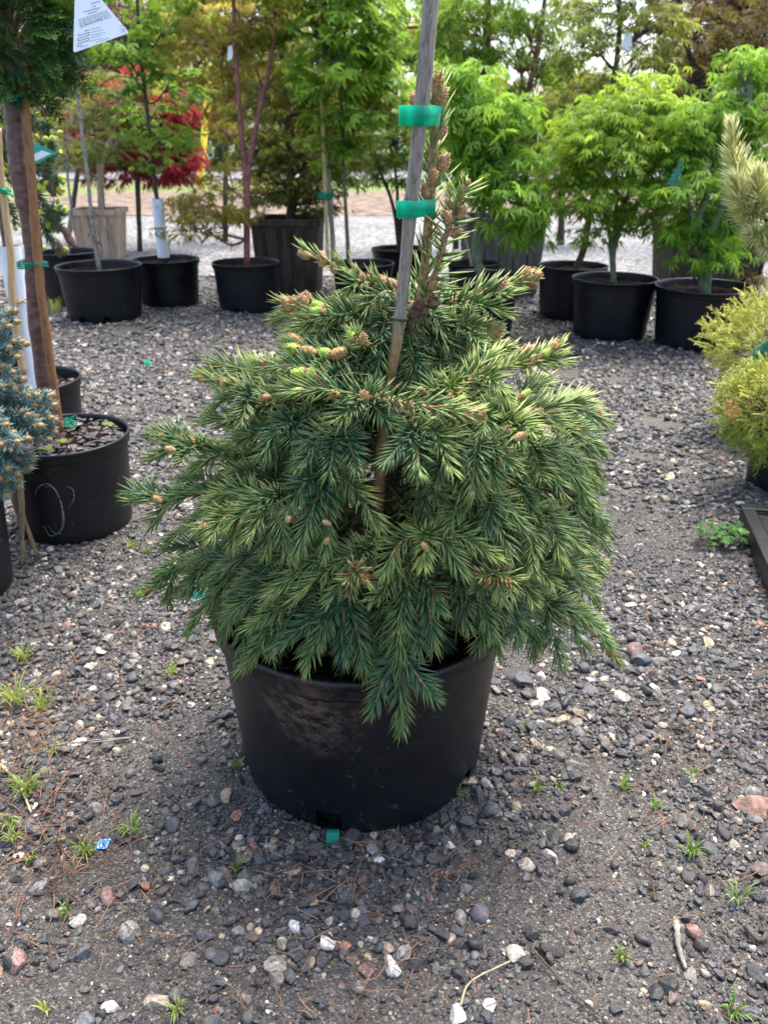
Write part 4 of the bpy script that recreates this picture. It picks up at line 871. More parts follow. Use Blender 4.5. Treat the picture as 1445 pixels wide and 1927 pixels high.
# blue spruce, lower left
bs0 = np.array([p3[0], p3[1], .24])
bsp = thing('blue_spruce', bs0, 'silvery blue spruce with fat orange buds beside the chalk-marked pot', 'conifer')
mb = MB(); tube(mb, smooth_path([bs0, bs0+[.01, 0, .25], bs0+[.02, 0, .55]], 14), np.linspace(.016, .006, 14), 8); build(mb, 'trunk', M['bark'], bsp)
YB = 1.74
def bbranch(path, tips, tint=.4, nl=.030):
    P = Plant(); pts = [at(u, v, YB+d) for u, v, d in path]; z0 = pts[0][2]; t0 = bs0+np.array([.01, 0, max(z0-.27, .05)])
    shoot(P, [t0]+pts, .005, .003, nl, .0016, 900, tint, .2, 170, 66, 40, nseg=16)
    a = pts[-1] if len(pts) == 1 else pts[-2]
    for (u, v, d) in tips:
        e = at(u, v, YB+d); b = a + (e-a)*.05; C = shoot(P, [b, (b+e)/2+np.array([0, 0, .008]), e], .003, .002, nl, .0016, 1400, tint+RNG.normal(0, .08), 0, 175, 68, 48)
        dr = nrm(C[-1]-C[-3]); P.buds.append(('bud', BUDO[random.randrange(2)], C[-1]-dr*.003, dr, random.uniform(.9, 1.15)))
        if RNG.random() < .5:
            sd = nrm(np.cross(dr, RNG.normal(size=3))); P.buds.append(('bud', BUDO[0], C[-2]+sd*.003, nrm(dr+sd*1.2), random.uniform(.7, .95)))
    P.buds.append(('bud', BUDO[1], pts[-1], nrm(pts[-1]-t0), 1.1))
    finish(P, bsp, 'branch', M['needle_blue'])
bbranch([(-40, 640, 0), (24, 608, 0)], [(26, 588, -.02), (14, 615, -.04), (20, 640, -.03)], .35, .026)
bbranch([(-40, 690, 0), (42, 650, 0)], [(36, 645, -.02), (14, 655, -.05), (28, 672, -.04)], .4, .026)
bbranch([(-30, 770, 0), (20, 735, -.04)], [(40, 718, -.02), (18, 725, -.06), (0, 728, -.09), (52, 735, 0)], .45)
bbranch([(-30, 790, 0), (60, 765, -.02)], [(92, 745, -.01), (98, 762, -.02), (66, 745, -.05), (90, 785, -.04), (50, 780, -.08)], .4)
bbranch([(-30, 810, 0), (60, 785, -.05)], [(100, 790, -.03), (98, 812, -.03), (72, 800, -.08), (88, 825, -.05)], .4)
bbranch([(-40, 830, 0), (20, 815, -.10)], [(48, 825, -.12), (30, 830, -.15), (10, 800, -.14), (0, 835, -.16), (-5, 775, -.12)], .45)
bbranch([(-40, 870, 0), (30, 865, -.05)], [(60, 860, -.05), (55, 880, -.07), (30, 890, -.1), (14, 880, -.12)], .35)
bbranch([(-50, 910, 0), (5, 905, -.05)], [(34, 915, -.06), (12, 930, -.08), (0, 900, -.1)], .35)
bbranch([(-60, 720, 0), (0, 690, -.05)], [(20, 700, -.06), (-10, 660, -.06)], .35)
for k in range(16):
    a = RNG.uniform(0, 6.28); z = RNG.uniform(.3, .7); P = Plant(); t0 = bs0+np.array([.01, 0, z-.24]); e = t0+np.array([math.cos(a)*.13, math.sin(a)*.13, .02])
    shoot(P, [t0, (t0+e)/2, e], .005, .003, .02, .0012, 900, .35, .1, 170); 
    for j in range(3):
        e2 = e+np.array([math.cos(a+(j-1)*.7), math.sin(a+(j-1)*.7), .1])*.06; shoot(P, [e, e2], .003, .002, .02, .0012, 1200, .4, 0, 175, 68, 48); P.buds.append(('bud', BUDO[j % 2], e2, nrm(e2-e), 1.0))
    finish(P, bsp, 'branch', M['needle_blue'])
# raffia hanging to the ground in front of the chalk-marked pot
mb = MB(); 
for k in range(26):
    e = gp(42+RNG.normal(0, 4), 1062+RNG.normal(0, 5)) if k < 15 else gp(72+RNG.normal(0, 3), 1050+RNG.normal(0, 4)); s0 = at(34+RNG.normal(0, 4), 875, 1.80); m_ = at((40 if k < 15 else 44)+RNG.normal(0, 3), 960, 1.84)
    tube(mb, smooth_path([s0, m_, e+[0, 0, .004]], 14), .0011, 4)
rf = build(mb, 'raffia_strands', M['twine'], org=gp(45, 1060)); top(rf, 'bunch of pale raffia strands hanging to the ground below the blue spruce', 'raffia')

# weeping spruce with yellow buds
wb = np.array([p4[0], p4[1], .26]); YW = p4[1]
wsp = thing('weeping_spruce', wb, 'weeping spruce with bright yellow buds and brown cones behind the bare trunk', 'conifer')
mb = MB(); tube(mb, smooth_path([wb, wb+[.02, 0, .4], at(-10, 250, YW), at(20, 225, YW)], 24), np.linspace(.022, .012, 24), 8); build(mb, 'trunk', M['bark'], wsp)
def wbranch(path, tips, cones=()):
    P = Plant(); pts = [at(u, v, YW+d) for u, v, d in path]; shoot(P, pts, .006, .003, .042, .0024, 900, .4, 0, 175, 62, 40, nseg=20)
    for (i, u, v, d) in tips:
        a = pts[min(i, len(pts)-1)]; e = at(u, v, YW+d); C = shoot(P, [a, (a+e)/2+np.array([0, 0, .01]), e], .0035, .0022, .040, .0024, 1000, .45, 0, 175, 62, 40); dr = nrm(e-a)
        for _ in range(3): P.buds.append(('bud', BUDY[random.randrange(2)], C[-1]+RNG.normal(0, .010, 3), nrm(dr+RNG.normal(0, .5, 3)), random.uniform(.7, 1.0)))
    for (u, v, d, du, dv) in cones:
        p = at(u, v, YW+d); e = at(u+du, v+dv, YW+d)-p; P.buds.append(('cone', CONE, p, nrm(e), random.uniform(.9, 1.1)))
    finish(P, wsp, 'branch', M['needle_weep'])
wbranch([(-10, 240, 0), (40, 225, -.05), (85, 250, -.05), (104, 290, -.05)], [(1, 62, 220, -.06), (2, 92, 235, -.05), (2, 102, 255, -.05), (3, 80, 272, -.06), (3, 104, 288, -.04)], [(68, 213, -.05, 20, -4)])
wbranch([(-10, 250, 0), (50, 300, -.08), (90, 330, -.08), (100, 345, -.08)], [(1, 60, 285, -.1), (2, 100, 270, -.1), (3, 112, 338, -.08), (2, 88, 352, -.1)], [(84, 320, -.08, 8, 24), (92, 335, -.09, 6, 20)])
wbranch([(-10, 270, 0), (60, 350, -.06), (95, 400, -.06), (108, 430, -.06)], [(1, 110, 360, -.06), (2, 110, 392, -.05), (3, 120, 398, -.05), (2, 92, 418, -.07), (1, 70, 395, -.08)], [(116, 425, -.05, 14, 20), (122, 440, -.05, 12, 14)])
wbranch([(-10, 280, .02), (50, 370, 0), (85, 430, 0), (112, 475, 0)], [(2, 98, 412, -.03), (3, 115, 472, 0), (2, 95, 425, -.02)], [(106, 452, 0, 8, 16)])
wbranch([(-10, 240, 0), (0, 215, -.08), (-6, 260, -.12)], [(1, 8, 222, -.1), (1, 2, 235, -.1), (2, 4, 310, -.12)], [(-2, 208, -.08, 16, 0), (6, 240, -.1, 4, 16)])
wbranch([(-10, 260, 0), (-10, 320, -.08), (10, 380, -.08)], [(1, 10, 290, -.1), (2, 30, 420, -.08), (1, 20, 340, -.06)])
wbranch([(-10, 260, .05), (40, 330, .06), (60, 420, .06)], [(1, 60, 340, .06), (2, 70, 450, .06), (1, 45, 400, .05)])
# tags
def tag(name, c, corners, th, fm, label, rot, prints=None):
    """a rounded plastic plate; corners in metres in its own plane"""
    t = thing(name, c, label, 'tag'); P = np.asarray(corners, float); out_ = []
    for k in range(len(P)):
        a, b, d = P[k-1], P[k], P[(k+1) % len(P)]; r_ = .007
        for f in np.linspace(0, 1, 6):
            p0 = b+nrm(a-b)*r_; p1_ = b+nrm(d-b)*r_; out_.append((1-f)**2*p0 + 2*f*(1-f)*b + f*f*p1_)
    O = np.array(out_); n = len(O); ex, ey = [np.asarray(r, float) for r in rot]; nz_ = np.cross(ex, ey)
    W = lambda a, z: np.asarray(c) + a[:, :1]*ex + a[:, 1:2]*ey + nz_*z
    mb = MB(); cen = O.mean(0, keepdims=True)
    V = np.concatenate([W(O, th), W(O, 0), W(cen, th), W(cen, 0)])
    mb.add(V, [[k, (k+1) % n, 2*n] for k in range(n)] + [[n+(k+1) % n, n+k, 2*n+1] for k in range(n)], [[k, n+k, n+(k+1) % n, (k+1) % n] for k in range(n)])
    build(mb, 'plate', fm, t, smooth=False)
    if prints is not None:
        mb = MB()
        for (a, b, w_) in prints:
            a, b = np.array(a, float), np.array(b, float); s_ = nrm(b-a); sd = np.array([-s_[1], s_[0]])*w_/2; Q = np.array([a-sd, b-sd, b+sd, a+sd]); mb.add(W(Q, th+.0004), None, [[0, 1, 2, 3]])
        build(mb, 'print', M['print'], t, smooth=False, kind='stuff')
    return t
YTG = YS-.2
tA = at(140, 95, YTG); s_ = mpp(tA)
ex = nrm(at(240, 62, YTG)-tA); ey = nrm(at(146, -10, YTG+.015)-tA); ey = nrm(ey - ex*ex.dot(ey))
def tp_(u, v): 
    d_ = at(u, v, YTG)-tA; return (float(d_@ex), float(d_@ey))
pr = []
rg = np.random.default_rng(3)
def words(u0, v0, u1, v1, w_, gap=.3):
    f = 0.0
    while f < 1:
        l = rg.uniform(.05, .14); g = min(f+l, 1); a = tp_(u0+(u1-u0)*f, v0+(v1-v0)*f); b = tp_(u0+(u1-u0)*g, v0+(v1-v0)*g); pr.append((a, b, w_)); f = g+.025
for k, (a, b, c, d) in enumerate([(168, 4, 186, -1), (172, 10, 178, 8), (155, 20, 186, 12), (163, 24, 181, 18)]): words(a, b, c, d, .0017)
for k in range(6): words(146+k*.6, 35.5+k*3.1, 200+k*2.2-(20 if k == 5 else 0), 18.5+k*3.1, .0012)
for k in range(5): words(170, 55+k*5.6, 190+(k % 3)*4, 49.5+k*5.6, .0010)
words(182, 80, 206, 71.5, .0010); words(224, 50, 231, 48, .001); 
for k in range(3): words(228, 55+k*3, 236, 53+k*3, .0009)
words(152, 90, 167, 85, .0009)
for k in range(6):
    a, b = (147+(k == 0)*12, 61.5+k*5.2-(k == 0)*4), (167.5-(k == 5)*11, 55+k*5.2+(k == 5)*4); pr.append((tp_(*a), tp_(*b), .0013))
for k in range(5):
    u = 147 if k % 2 == 0 else 167.5; v = (61.5 if k % 2 == 0 else 55)+k*5.2; pr.append((tp_(u, v), tp_(u, v+5.2), .0012))
tag('plant_tag', tA, [tp_(139, 100), tp_(244, 62), tp_(176, -18), tp_(136, -18)], .0008, M['tagw'], 'white triangular plant tag with grey print hanging from the cypress ball', (ex, ey), pr)
c = at(60, 312, YW-.25); ex = nrm(at(106, 290, YW-.25)-c); ey = nrm(at(62, 260, YW-.25)-c); ey = nrm(ey-ex*ex.dot(ey)); k = mpp(c)
tg = tag('plant_tag', c, [(0, 0), (58*k, 0), (14*k, 44*k), (0, 44*k)], .0008, M['tagg'], 'green-edged plant tag among the yellow-budded spruce', (ex, ey))
mb = MB(); P4 = np.array([(5*k, 4*k), (46*k, 4*k), (33*k, 15*k), (5*k, 15*k)]); mb.add(c + P4[:, :1]*ex + P4[:, 1:]*ey + np.cross(ex, ey)*.0014, None, [[0, 1, 2, 3]]); build(mb, 'white_panel', M['tagw'], tg)

# ------------------------------------------------------------------ right foreground
M['thuja'] = leafmat('golden_thuja', (0.13, 0.22, 0.015), (0.66, 0.64, 0.14), 0.15, 0.6)
def stub_template(seed):
    """a little forked spray of cord-like foliage, along +Y"""
    rg = np.random.default_rng(seed); mb = MB()
    def st(p, d, l, r_, c, lev):
        e = p+d*l; tube(mb, [p, (p+e)/2+rg.normal(0, l*.05, 3), e], [r_, r_*.95, r_*.3], 3, cap=False, col=np.concatenate([np.repeat([[c, 0, 0, 1]], 3, 0), np.repeat([[c+.15, 0, 0, 1]], 3, 0), np.repeat([[c+.35, 0, 0, 1]], 3, 0)]))
        if lev:
            for k in range(3):
                f = .35+.25*k; 
                st(p+(e-p)*f, nrm(d+rg.normal(0, .5, 3)+np.array([(-1)**k*.65, .1, 0])), l*rg.uniform(.4, .6), r_*.85, c+.12, lev-1)
    st(np.zeros(3), np.array([0, 1., 0]), .045, .0017, .1, 2)
    f4 = np.concatenate(mb.F4); F = np.concatenate([f4[:, :3], f4[:, [0, 2, 3]]]); return np.concatenate(mb.V), F, np.concatenate(mb.C)
STUB = [stub_template(k) for k in range(3)]
def thuja(c, r, base, label, tint, n=330, rust=None):
    t = thing('golden_shrub', base, label, 'shrub'); mb = MB()
    for k in range(3):
        dirs = nrm(RNG.normal(size=(n, 3))); rad = RNG.uniform(.55, .92, n)*(1+.15*(vnoise(dirs[:, 0]*2+5, dirs[:, 2]*2+7, 9)-.5)*2)
        p = c + dirs*rad[:, None]*r; yd = nrm(dirs + RNG.normal(0, .35, (n, 3)) + [0, 0, .25])
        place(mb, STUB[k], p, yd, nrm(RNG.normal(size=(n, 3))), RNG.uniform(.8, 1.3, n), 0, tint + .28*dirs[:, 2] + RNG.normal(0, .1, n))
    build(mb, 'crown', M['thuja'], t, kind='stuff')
    lm = MB()
    for k in range(22):
        dv = nrm(RNG.normal(size=3)+[0, 0, .3]); b_ = np.asarray(base)+[0, 0, .01]; tube(lm, smooth_path([b_, b_*.4+c*.6+dv*r*.2, c+dv*r*.8], 8), np.linspace(.006, .0015, 8), 5)
    build(lm, 'stems', M['bark'], t, kind='stuff'); return t
YR1, YR2 = 3.0, 2.42
c2 = at(1462, 778, YR2); r2 = np.array([.17, .16, .165]); c1 = at(1468, 655, YR1); r1 = np.array([.27, .24, .215])
pp2 = (c2[0]+.07, YR2+.06); pp1 = (c1[0]+.02, YR1)
pot('plant_pot', pp2, .105, .20, 'black pot under the lower golden shrub', near=True); pot('plant_pot', pp1, .17, .24, 'black pot under the larger golden shrub')
thuja(c1, r1, (*pp1, .2), 'larger golden tipped shrub with green netting against its side', .26, 380)
thuja(c2, r2, (*pp2, .17), 'smaller yellow green shrub with a rusty patch, in front of the larger golden one', .06, 300)
mb = MB(); n = 16; M['rust_tip'] = simple('rusty_foliage', (.34, .15, .05), (.56, .30, .10), 80, .8, 0)
for k in range(24):
    p = at(1382+RNG.normal(0, 12), 772+RNG.normal(0, 9), YR2-.13); V = STUB[k % 3]
    yd = nrm(np.array([[-.6, -.4, .35]])+RNG.normal(0, .3, (1, 3))); place(mb, V, p[None], yd, nrm(RNG.normal(size=(1, 3))), np.array([.62]))
sh2 = [o for o in COL.objects if o.name.startswith('golden_shrub')][-1]
build(mb, 'rusty_sprays', M['rust_tip'], sh2, kind='stuff')
# green netting draped on the larger shrub
mb = MB(); g0 = at(1398, 690, 2.74); g1 = at(1450, 640, 2.72); 
for k in range(16):
    f = k/15; a = at(1388+34*f, 700-44*f, 2.76); b = at(1440+26*f, 668-44*f, 2.72); m_ = (a+b)/2+np.array([0, -.02, .012]); tube(mb, smooth_path([a, m_, b], 12), .0017, 4)
for k in range(14):
    f = k/13; a = at(1386+56*f, 703-34*f, 2.755); b = at(1420+50*f, 655-36*f, 2.735); m_ = (a+b)/2+np.array([0, -.025, .0]); tube(mb, smooth_path([a, m_, b], 12), .0016, 4)
M['net'] = simple('green_netting', (.01, .10, .05), (.03, .2, .11), 60, .6, 0)
top(build(mb, 'netting', M['net'], org=g0), 'bundle of green netting draped between the two golden shrubs', 'netting')
# black plastic base the golden shrubs' row stands beside
cA, cB = gp(1386, 985), gp(1462, 1165); dirE = nrm(cB-cA); perp = np.array([dirE[1]*-1, dirE[0], 0]); perp = -perp if perp[0] < 0 else perp
tr_ = thing('black_pallet', cA, 'black plastic pallet edge lying on the gravel beside the weed', 'pallet'); hgt = .062
def slab(name, s0, s1, w0, w1, z0, z1):
    mb = MB(); P = [cA+dirE*s0+perp*w0, cA+dirE*s1+perp*w0, cA+dirE*s1+perp*w1, cA+dirE*s0+perp*w1]; V = np.array([[p[0], p[1], z0] for p in P]+[[p[0], p[1], z1] for p in P])
    mb.add(V, None, [[3, 2, 1, 0], [4, 5, 6, 7], [0, 1, 5, 4], [1, 2, 6, 5], [2, 3, 7, 6], [3, 0, 4, 7]]); o = build(mb, name, M['tray'], tr_, smooth=False)
    md = o.modifiers.new('bevel', 'BEVEL'); md.width = .006; md.segments = 3
slab('side_rail', 0, 1.1, 0, .035, 0, hgt-.003); slab('end_rail', 0, .035, .037, .8, 0, hgt-.003)
for k in range(5): slab('deck_slat', .040+.2*k, .215+.2*k, .039, .8, hgt-.026, hgt-.008)
slab('end_cap', -.004, .034, -.004, .8, hgt-.002, hgt+.004); slab('side_cap', .036, 1.1, -.004, .034, hgt-.002, hgt+.004)
# pine, right edge
YP = 2.3; pb = np.array([1.56, YP, 0]); pot('plant_pot', pb, .17, .28, 'black pot under the pale needled pine')
pn = thing('pine', (pb[0], YP, .24), 'pine with pale yellow green needle tufts above the golden shrubs', 'conifer'); mb = MB()
hubp = at(1440, 412, YP); tube(mb, smooth_path([pb+[0, 0, .22], pb+[-.01, 0, .5], pb+[-.03, 0, .64], at(1540, 520, YP)], 14), np.linspace(.02, .013, 14), 8); build(mb, 'trunk', M['dark_bark'], pn)
def pinespray(path, nl=.055, tint=.55, first=False):
    P = Plant(); pts = [at(u, v, YP+d) for u, v, d in path]
    C = shoot(P, pts, .005, .0035, nl*1.5, .0019, 1500, tint+.25, .12, 180, 60, 24, nseg=16, dead=0, curl=.25)
    dr = nrm(C[-1]-C[-3]); mbk = P.st; 
    for j in range(3): tube(mbk, [C[-1], C[-1]+nrm(dr+RNG.normal(0, .25, 3)*(j > 0))*(.032 if j == 0 else .018)], [.0040, .0026], 6)
    finish(P, pn, 'branch', M['needle_pine'], M['candle'])
M['candle'] = simple('pine_candle', (.30, .25, .12), (.5, .44, .22), 120, .8, .5)
pinespray([(1437, 412, 0), (1405, 360, -.01), (1386, 318, 0), (1376, 240, 0)], .042, .6)
P = Plant(); tube(P.st, smooth_path([at(1540, 520, YP), at(1480, 450, YP), hubp], 10), .007, 7); tube(P.st, smooth_path([hubp, at(1400, 395, YP), at(1385, 350, YP)], 8), .005, 7)
finish(P, pn, 'limb', None, M['dark_bark'])
pinespray([(1437, 412, 0), (1400, 395, -.03), (1382, 340, -.04)], .045, .55)
pinespray([(1440, 410, 0), (1428, 380, -.04), (1424, 330, -.05)], .045, .7)
pinespray([(1440, 415, 0), (1460, 390, -.02), (1462, 330, -.02)], .045, .6)
pinespray([(1445, 415, 0), (1430, 440, -.03), (1415, 440, -.05)], .042, .5)
pinespray([(1445, 420, 0), (1450, 450, -.02), (1442, 470, -.05)], .042, .6)
pinespray([(1480, 450, 0), (1500, 400, 0), (1510, 340, 0)], .045, .6)

# ------------------------------------------------------------------ wooden planters
def planter(u, vb, vt, w_top, w_bot, mat, label, Y=None, rot=0.0, planks=5):
    Y = Y or gp(u, vb)[1]; s = mpp(at(u, vt, Y)); c = at(u, vb, Y); z1 = at(u, vt, Y)[2]; wt, wb_ = w_top*s, w_bot*s; c = np.array([c[0], Y+wt/2, 0])
    t = thing('wooden_planter', c, label, 'planter'); h = z1; cr, sr = math.cos(rot), math.sin(rot)
    for side in range(4):
        a = rot + side*math.pi/2; nx = np.array([math.sin(a), -math.cos(a), 0]); tx = np.array([math.cos(a), math.sin(a), 0])
        for k in range(planks):
            f0, f1 = (k/planks-.5)+.006, ((k+1)/planks-.5)-.006; mb = MB(); o_ = RNG.uniform(-.002, .002)
            def q_(f, z, e):
                w_ = wb_+(wt-wb_)*z/h; return c + tx*f*w_ + nx*(w_/2 - .02 + e + o_) + np.array([0, 0, z])
            V = [q_(f0, .01, 0), q_(f1, .01, 0), q_(f1, h-.04, 0), q_(f0, h-.04, 0), q_(f0, .01, .02), q_(f1, .01, .02), q_(f1, h-.04, .02), q_(f0, h-.04, .02)]
            mb.add(V, None, [[4, 5, 6, 7], [3, 2, 1, 0], [0, 1, 5, 4], [1, 2, 6, 5], [2, 3, 7, 6], [3, 0, 4, 7]]); build(mb, 'plank', mat, t, smooth=False)
    mb = MB()
    for side in range(4):
        a = rot + side*math.pi/2; nx = np.array([math.sin(a), -math.cos(a), 0]); L_ = wt+.03 if side % 2 == 0 else wt-.052
        box(mb, c + nx*(wt/2-.008) + np.array([0, 0, h-.02]), (L_, .042, .045), a)
    build(mb, 'top_rail', mat, t, smooth=False)
    mb = MB(); box(mb, c+np.array([0, 0, h*.44]), (wb_*.93, wb_*.93, h*.86), rot); build(mb, 'soil', M['soil'], t, smooth=False); return c+np.array([0, 0, h*.87])
W1 = planter(184, 492, 396, 88, 70, M['tan_wood'], 'tan wooden planter with a rimmed top behind the pot with the slender grey whip', rot=.06)
W2 = planter(543, 562, 414, 128, 112, M['dark_wood'], 'dark brown wooden planter behind the coral-trunk maple pot', rot=-.03)
W3 = planter(945, 560, 412, 150, 130, M['grey_wood'], 'grey wooden planter behind the spruce leader, beside the leaning dark trunk', rot=.04)
W4 = planter(1350, 560, 432, 186, 160, M['dark_wood'], 'wide dark wooden planter behind the curved-trunk maple', rot=-.08)

# ------------------------------------------------------------------ maples
def leaf_template(lobes=7, narrow=.16, droop=.35, seed=0):
    """a palmate leaf lying in XY, tip along +Y, radius about 1"""
    rg = np.random.default_rng(seed); V = [[0, 0, 0]]; F = []; C = [[.0, 0, 0, 1]]
    for k in range(lobes):
        f = k/(lobes-1)*2-1; a = f*math.radians(118)+rg.normal(0, .04); L = (1-.52*abs(f)**1.5)*rg.uniform(.92, 1.06); d = np.array([math.sin(a), math.cos(a)]); s = np.array([-d[1], d[0]])
        m_ = d*L*.52; z = lambda r: -droop*r*r
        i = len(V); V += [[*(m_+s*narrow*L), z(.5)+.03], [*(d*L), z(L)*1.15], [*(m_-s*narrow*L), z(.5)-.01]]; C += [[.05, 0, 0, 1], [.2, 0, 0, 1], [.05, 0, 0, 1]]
        F += [[0, i+1, i], [0, i+2, i+1]]
    return np.array(V, float), np.array(F), np.array(C, float)
LEAF = {'broad': [leaf_template(7, .155, .35, k) for k in range(3)], 'mid': [leaf_template(7, .092, .5, k+3) for k in range(3)], 'lace': [leaf_template(7, .055, .7, k+6) for k in range(3)]}
def leaves(mb, kind, P, out_, size, tint, flat=.35, droop=.35):
    n = len(P); pick = RNG.integers(0, 3, n)
    yd = nrm(np.column_stack([out_[:, :2], np.zeros(n)]) + RNG.normal(0, .55, (n, 3))*[1, 1, .35] + [0, 0, -droop]); zd = nrm(np.array([0, 0, 1.]) + RNG.normal(0, flat, (n, 3)))
    sc = size*RNG.uniform(.55, 1.2, n)
    for k in range(3):
        m_ = pick == k
        if m_.any(): place(mb, LEAF[kind][k], P[m_], yd[m_], zd[m_], sc[m_], 0, tint[m_])
def maple(label, base, trunks, Y, r0, clusters, n, size, mat, bark, kind='mid', name='maple', sleeve=None, tint=.3, layer=.055, extra=None, cat='maple'):
    """trunks: pixel paths; clusters: (u, v, ru, rv[, dY]) ellipses in the photo at depth Y"""
    t = thing(name, base, label, cat); tm = MB(); ends = []
    for path in trunks:
        pts = [np.asarray(base, float)-[0, 0, .02]] + [at(a[0], a[1], Y+(a[2] if len(a) > 2 else 0)) for a in path]
        C = smooth_path(pts, 24); tube(tm, C, np.linspace(r0, r0*.5, 24), 9, wob=.05); ends.append(C)
    build(tm, 'trunk', bark, t); allp = np.concatenate(ends)
    fm = MB(); tot = sum(c[2]*c[3] for c in clusters)
    for c in clusters:
        u, v, ru, rv = c[:4]; dY = c[4] if len(c) > 4 else 0; ce = at(u, v, Y+dY); s = mpp(ce); rad = np.array([ru*s, max(ru*s*.75, rv*s*.6), rv*s])
        k = max(6, int(n*ru*rv/tot)); nt_ = max(3, int(k/16))
        # twigs: from the nearest lower trunk point out to tufts of leaves
        below = allp[allp[:, 2] < ce[2]+rad[2]*.2]; below = below if len(below) else allp
        a0 = below[np.argmin(np.linalg.norm(below-(ce-[0, 0, rad[2]*.7]), axis=1))]
        tw = nrm(RNG.normal(size=(nt_, 3)))*RNG.uniform(.35, 1.0, (nt_, 1))**.5*rad + ce
        tw[:, 2] = np.round(tw[:, 2]/layer)*layer + RNG.normal(0, layer*.18, nt_)
        hub = a0 + (ce-a0)*.55; lm = MB()
        tube(lm, smooth_path([a0, (a0+hub)/2+RNG.normal(0, .02, 3), hub], 8), np.linspace(r0*.45, r0*.3, 8), 6)
        for p in tw[:: max(1, nt_//14)]: tube(lm, smooth_path([hub, (hub+p)/2+np.array([0, 0, .03])+RNG.normal(0, .015, 3), p], 8), np.linspace(r0*.24, .0016, 8), 5)
        build(lm, 'limb', bark, t)
        per = RNG.integers(0, nt_, k); out_ = nrm(tw[per]-ce+RNG.normal(0, .05, (k, 3)))
        p = tw[per] + RNG.normal(0, 1, (k, 3))*np.array([.055, .055, .018])*(size/.05)**.5
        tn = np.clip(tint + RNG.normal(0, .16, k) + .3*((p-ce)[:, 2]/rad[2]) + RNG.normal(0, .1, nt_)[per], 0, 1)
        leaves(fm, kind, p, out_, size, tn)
    build(fm, 'crown', mat, t, kind='stuff')
    return t
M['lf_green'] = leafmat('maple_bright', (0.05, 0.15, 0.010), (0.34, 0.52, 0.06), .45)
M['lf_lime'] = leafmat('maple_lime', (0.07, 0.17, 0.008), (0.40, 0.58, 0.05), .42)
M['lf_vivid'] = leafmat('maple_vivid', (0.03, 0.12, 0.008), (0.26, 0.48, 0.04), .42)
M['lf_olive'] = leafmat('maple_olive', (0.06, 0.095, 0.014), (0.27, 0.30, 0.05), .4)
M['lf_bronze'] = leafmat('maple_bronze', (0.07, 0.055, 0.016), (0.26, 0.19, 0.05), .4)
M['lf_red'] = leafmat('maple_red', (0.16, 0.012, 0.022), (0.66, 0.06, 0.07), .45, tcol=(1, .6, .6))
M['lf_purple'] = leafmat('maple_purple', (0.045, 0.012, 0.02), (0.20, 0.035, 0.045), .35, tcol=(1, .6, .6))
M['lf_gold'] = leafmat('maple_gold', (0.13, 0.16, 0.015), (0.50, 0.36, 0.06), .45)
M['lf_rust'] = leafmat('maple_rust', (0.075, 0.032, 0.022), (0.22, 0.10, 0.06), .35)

# slender whip in the first pot, with a few small dark red leaves low down and its crown above the picture
maple('slender grey whip with a few small dark red leaves near its foot', Sa, [[(176, 430), (165, 330), (152, 230), (145, 140), (138, 0), (132, -110)]], Sa[1], .014, [(196, 432, 22, 14, -.02), (178, 445, 10, 8, -.03), (120, -110, 80, 60)], 150, .03, M['lf_purple'], M['grey_bark'], 'mid')
maple('thin grey stem tied low with green, in the pot behind the grey whip', Sb, [[(135, 400), (128, 330), (128, 200)]], Sb[1], .011, [(150, 215, 80, 60), (120, 290, 60, 40), (190, 290, 50, 40)], 420, .045, M['lf_olive'], M['grey_bark'], 'mid')
# white-sleeved trunk
t = maple('green maple with a dark trunk in a white sleeve', Sc, [[(300, 400), (290, 330), (282, 250), (272, 160), (262, 60), (255, -80)]], Sc[1], .017,
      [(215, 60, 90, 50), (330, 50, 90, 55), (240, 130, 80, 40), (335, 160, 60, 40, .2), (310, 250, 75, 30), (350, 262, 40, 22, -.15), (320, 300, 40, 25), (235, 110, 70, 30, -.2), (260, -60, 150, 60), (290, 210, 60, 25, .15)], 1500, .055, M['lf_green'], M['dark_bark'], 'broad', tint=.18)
mb = MB(); tube(mb, smooth_path([at(308, 484, Sc[1]), at(302, 430, Sc[1]), at(297, 374, Sc[1])], 10), .040, 16, cap=False); build(mb, 'sleeve', M['guard'], t)
mb = MB(); c = at(303, 428, Sc[1]); a = np.linspace(0, 6.28, 24); tube(mb, np.stack([c[0]+.044*np.cos(a), c[1]-.044*np.sin(a), c[2]+.004*np.cos(a)], -1), .006, 6); tube(mb, smooth_path([c+[.03, -.04, 0], c+[.06, -.05, -.05], c+[.05, -.04, -.16]], 8), .004, 5); tube(mb, smooth_path([c+[-.03, -.04, 0], c+[-.075, -.05, -.01]], 4), .004, 5); build(mb, 'twine_wrap', M['twine'], t)
# coral-bark maple
maple('coral-bark maple with a forked red trunk and orange-tipped leaves', Sd, [[(464, 400), (462, 330), (452, 220), (445, 120), (440, 20), (436, -80)], [(466, 380), (468, 320), (490, 200), (512, 100), (520, -30)]], Sd[1], .021,
      [(400, 80, 80, 60, .1), (470, 40, 80, 50), (420, 170, 55, 40, .2), (380, 400, 70, 32, -.1), (420, 345, 70, 26, .1), (350, 435, 40, 20, -.1), (470, -60, 150, 60), (500, 150, 50, 50, .2), (410, 250, 40, 30, .25), (395, 420, 60, 30, -.2), (360, 380, 50, 24, -.05), (440, 400, 40, 26, -.15)], 2600, .045, M['lf_gold'], M['coral_bark'], 'lace', tint=.25)
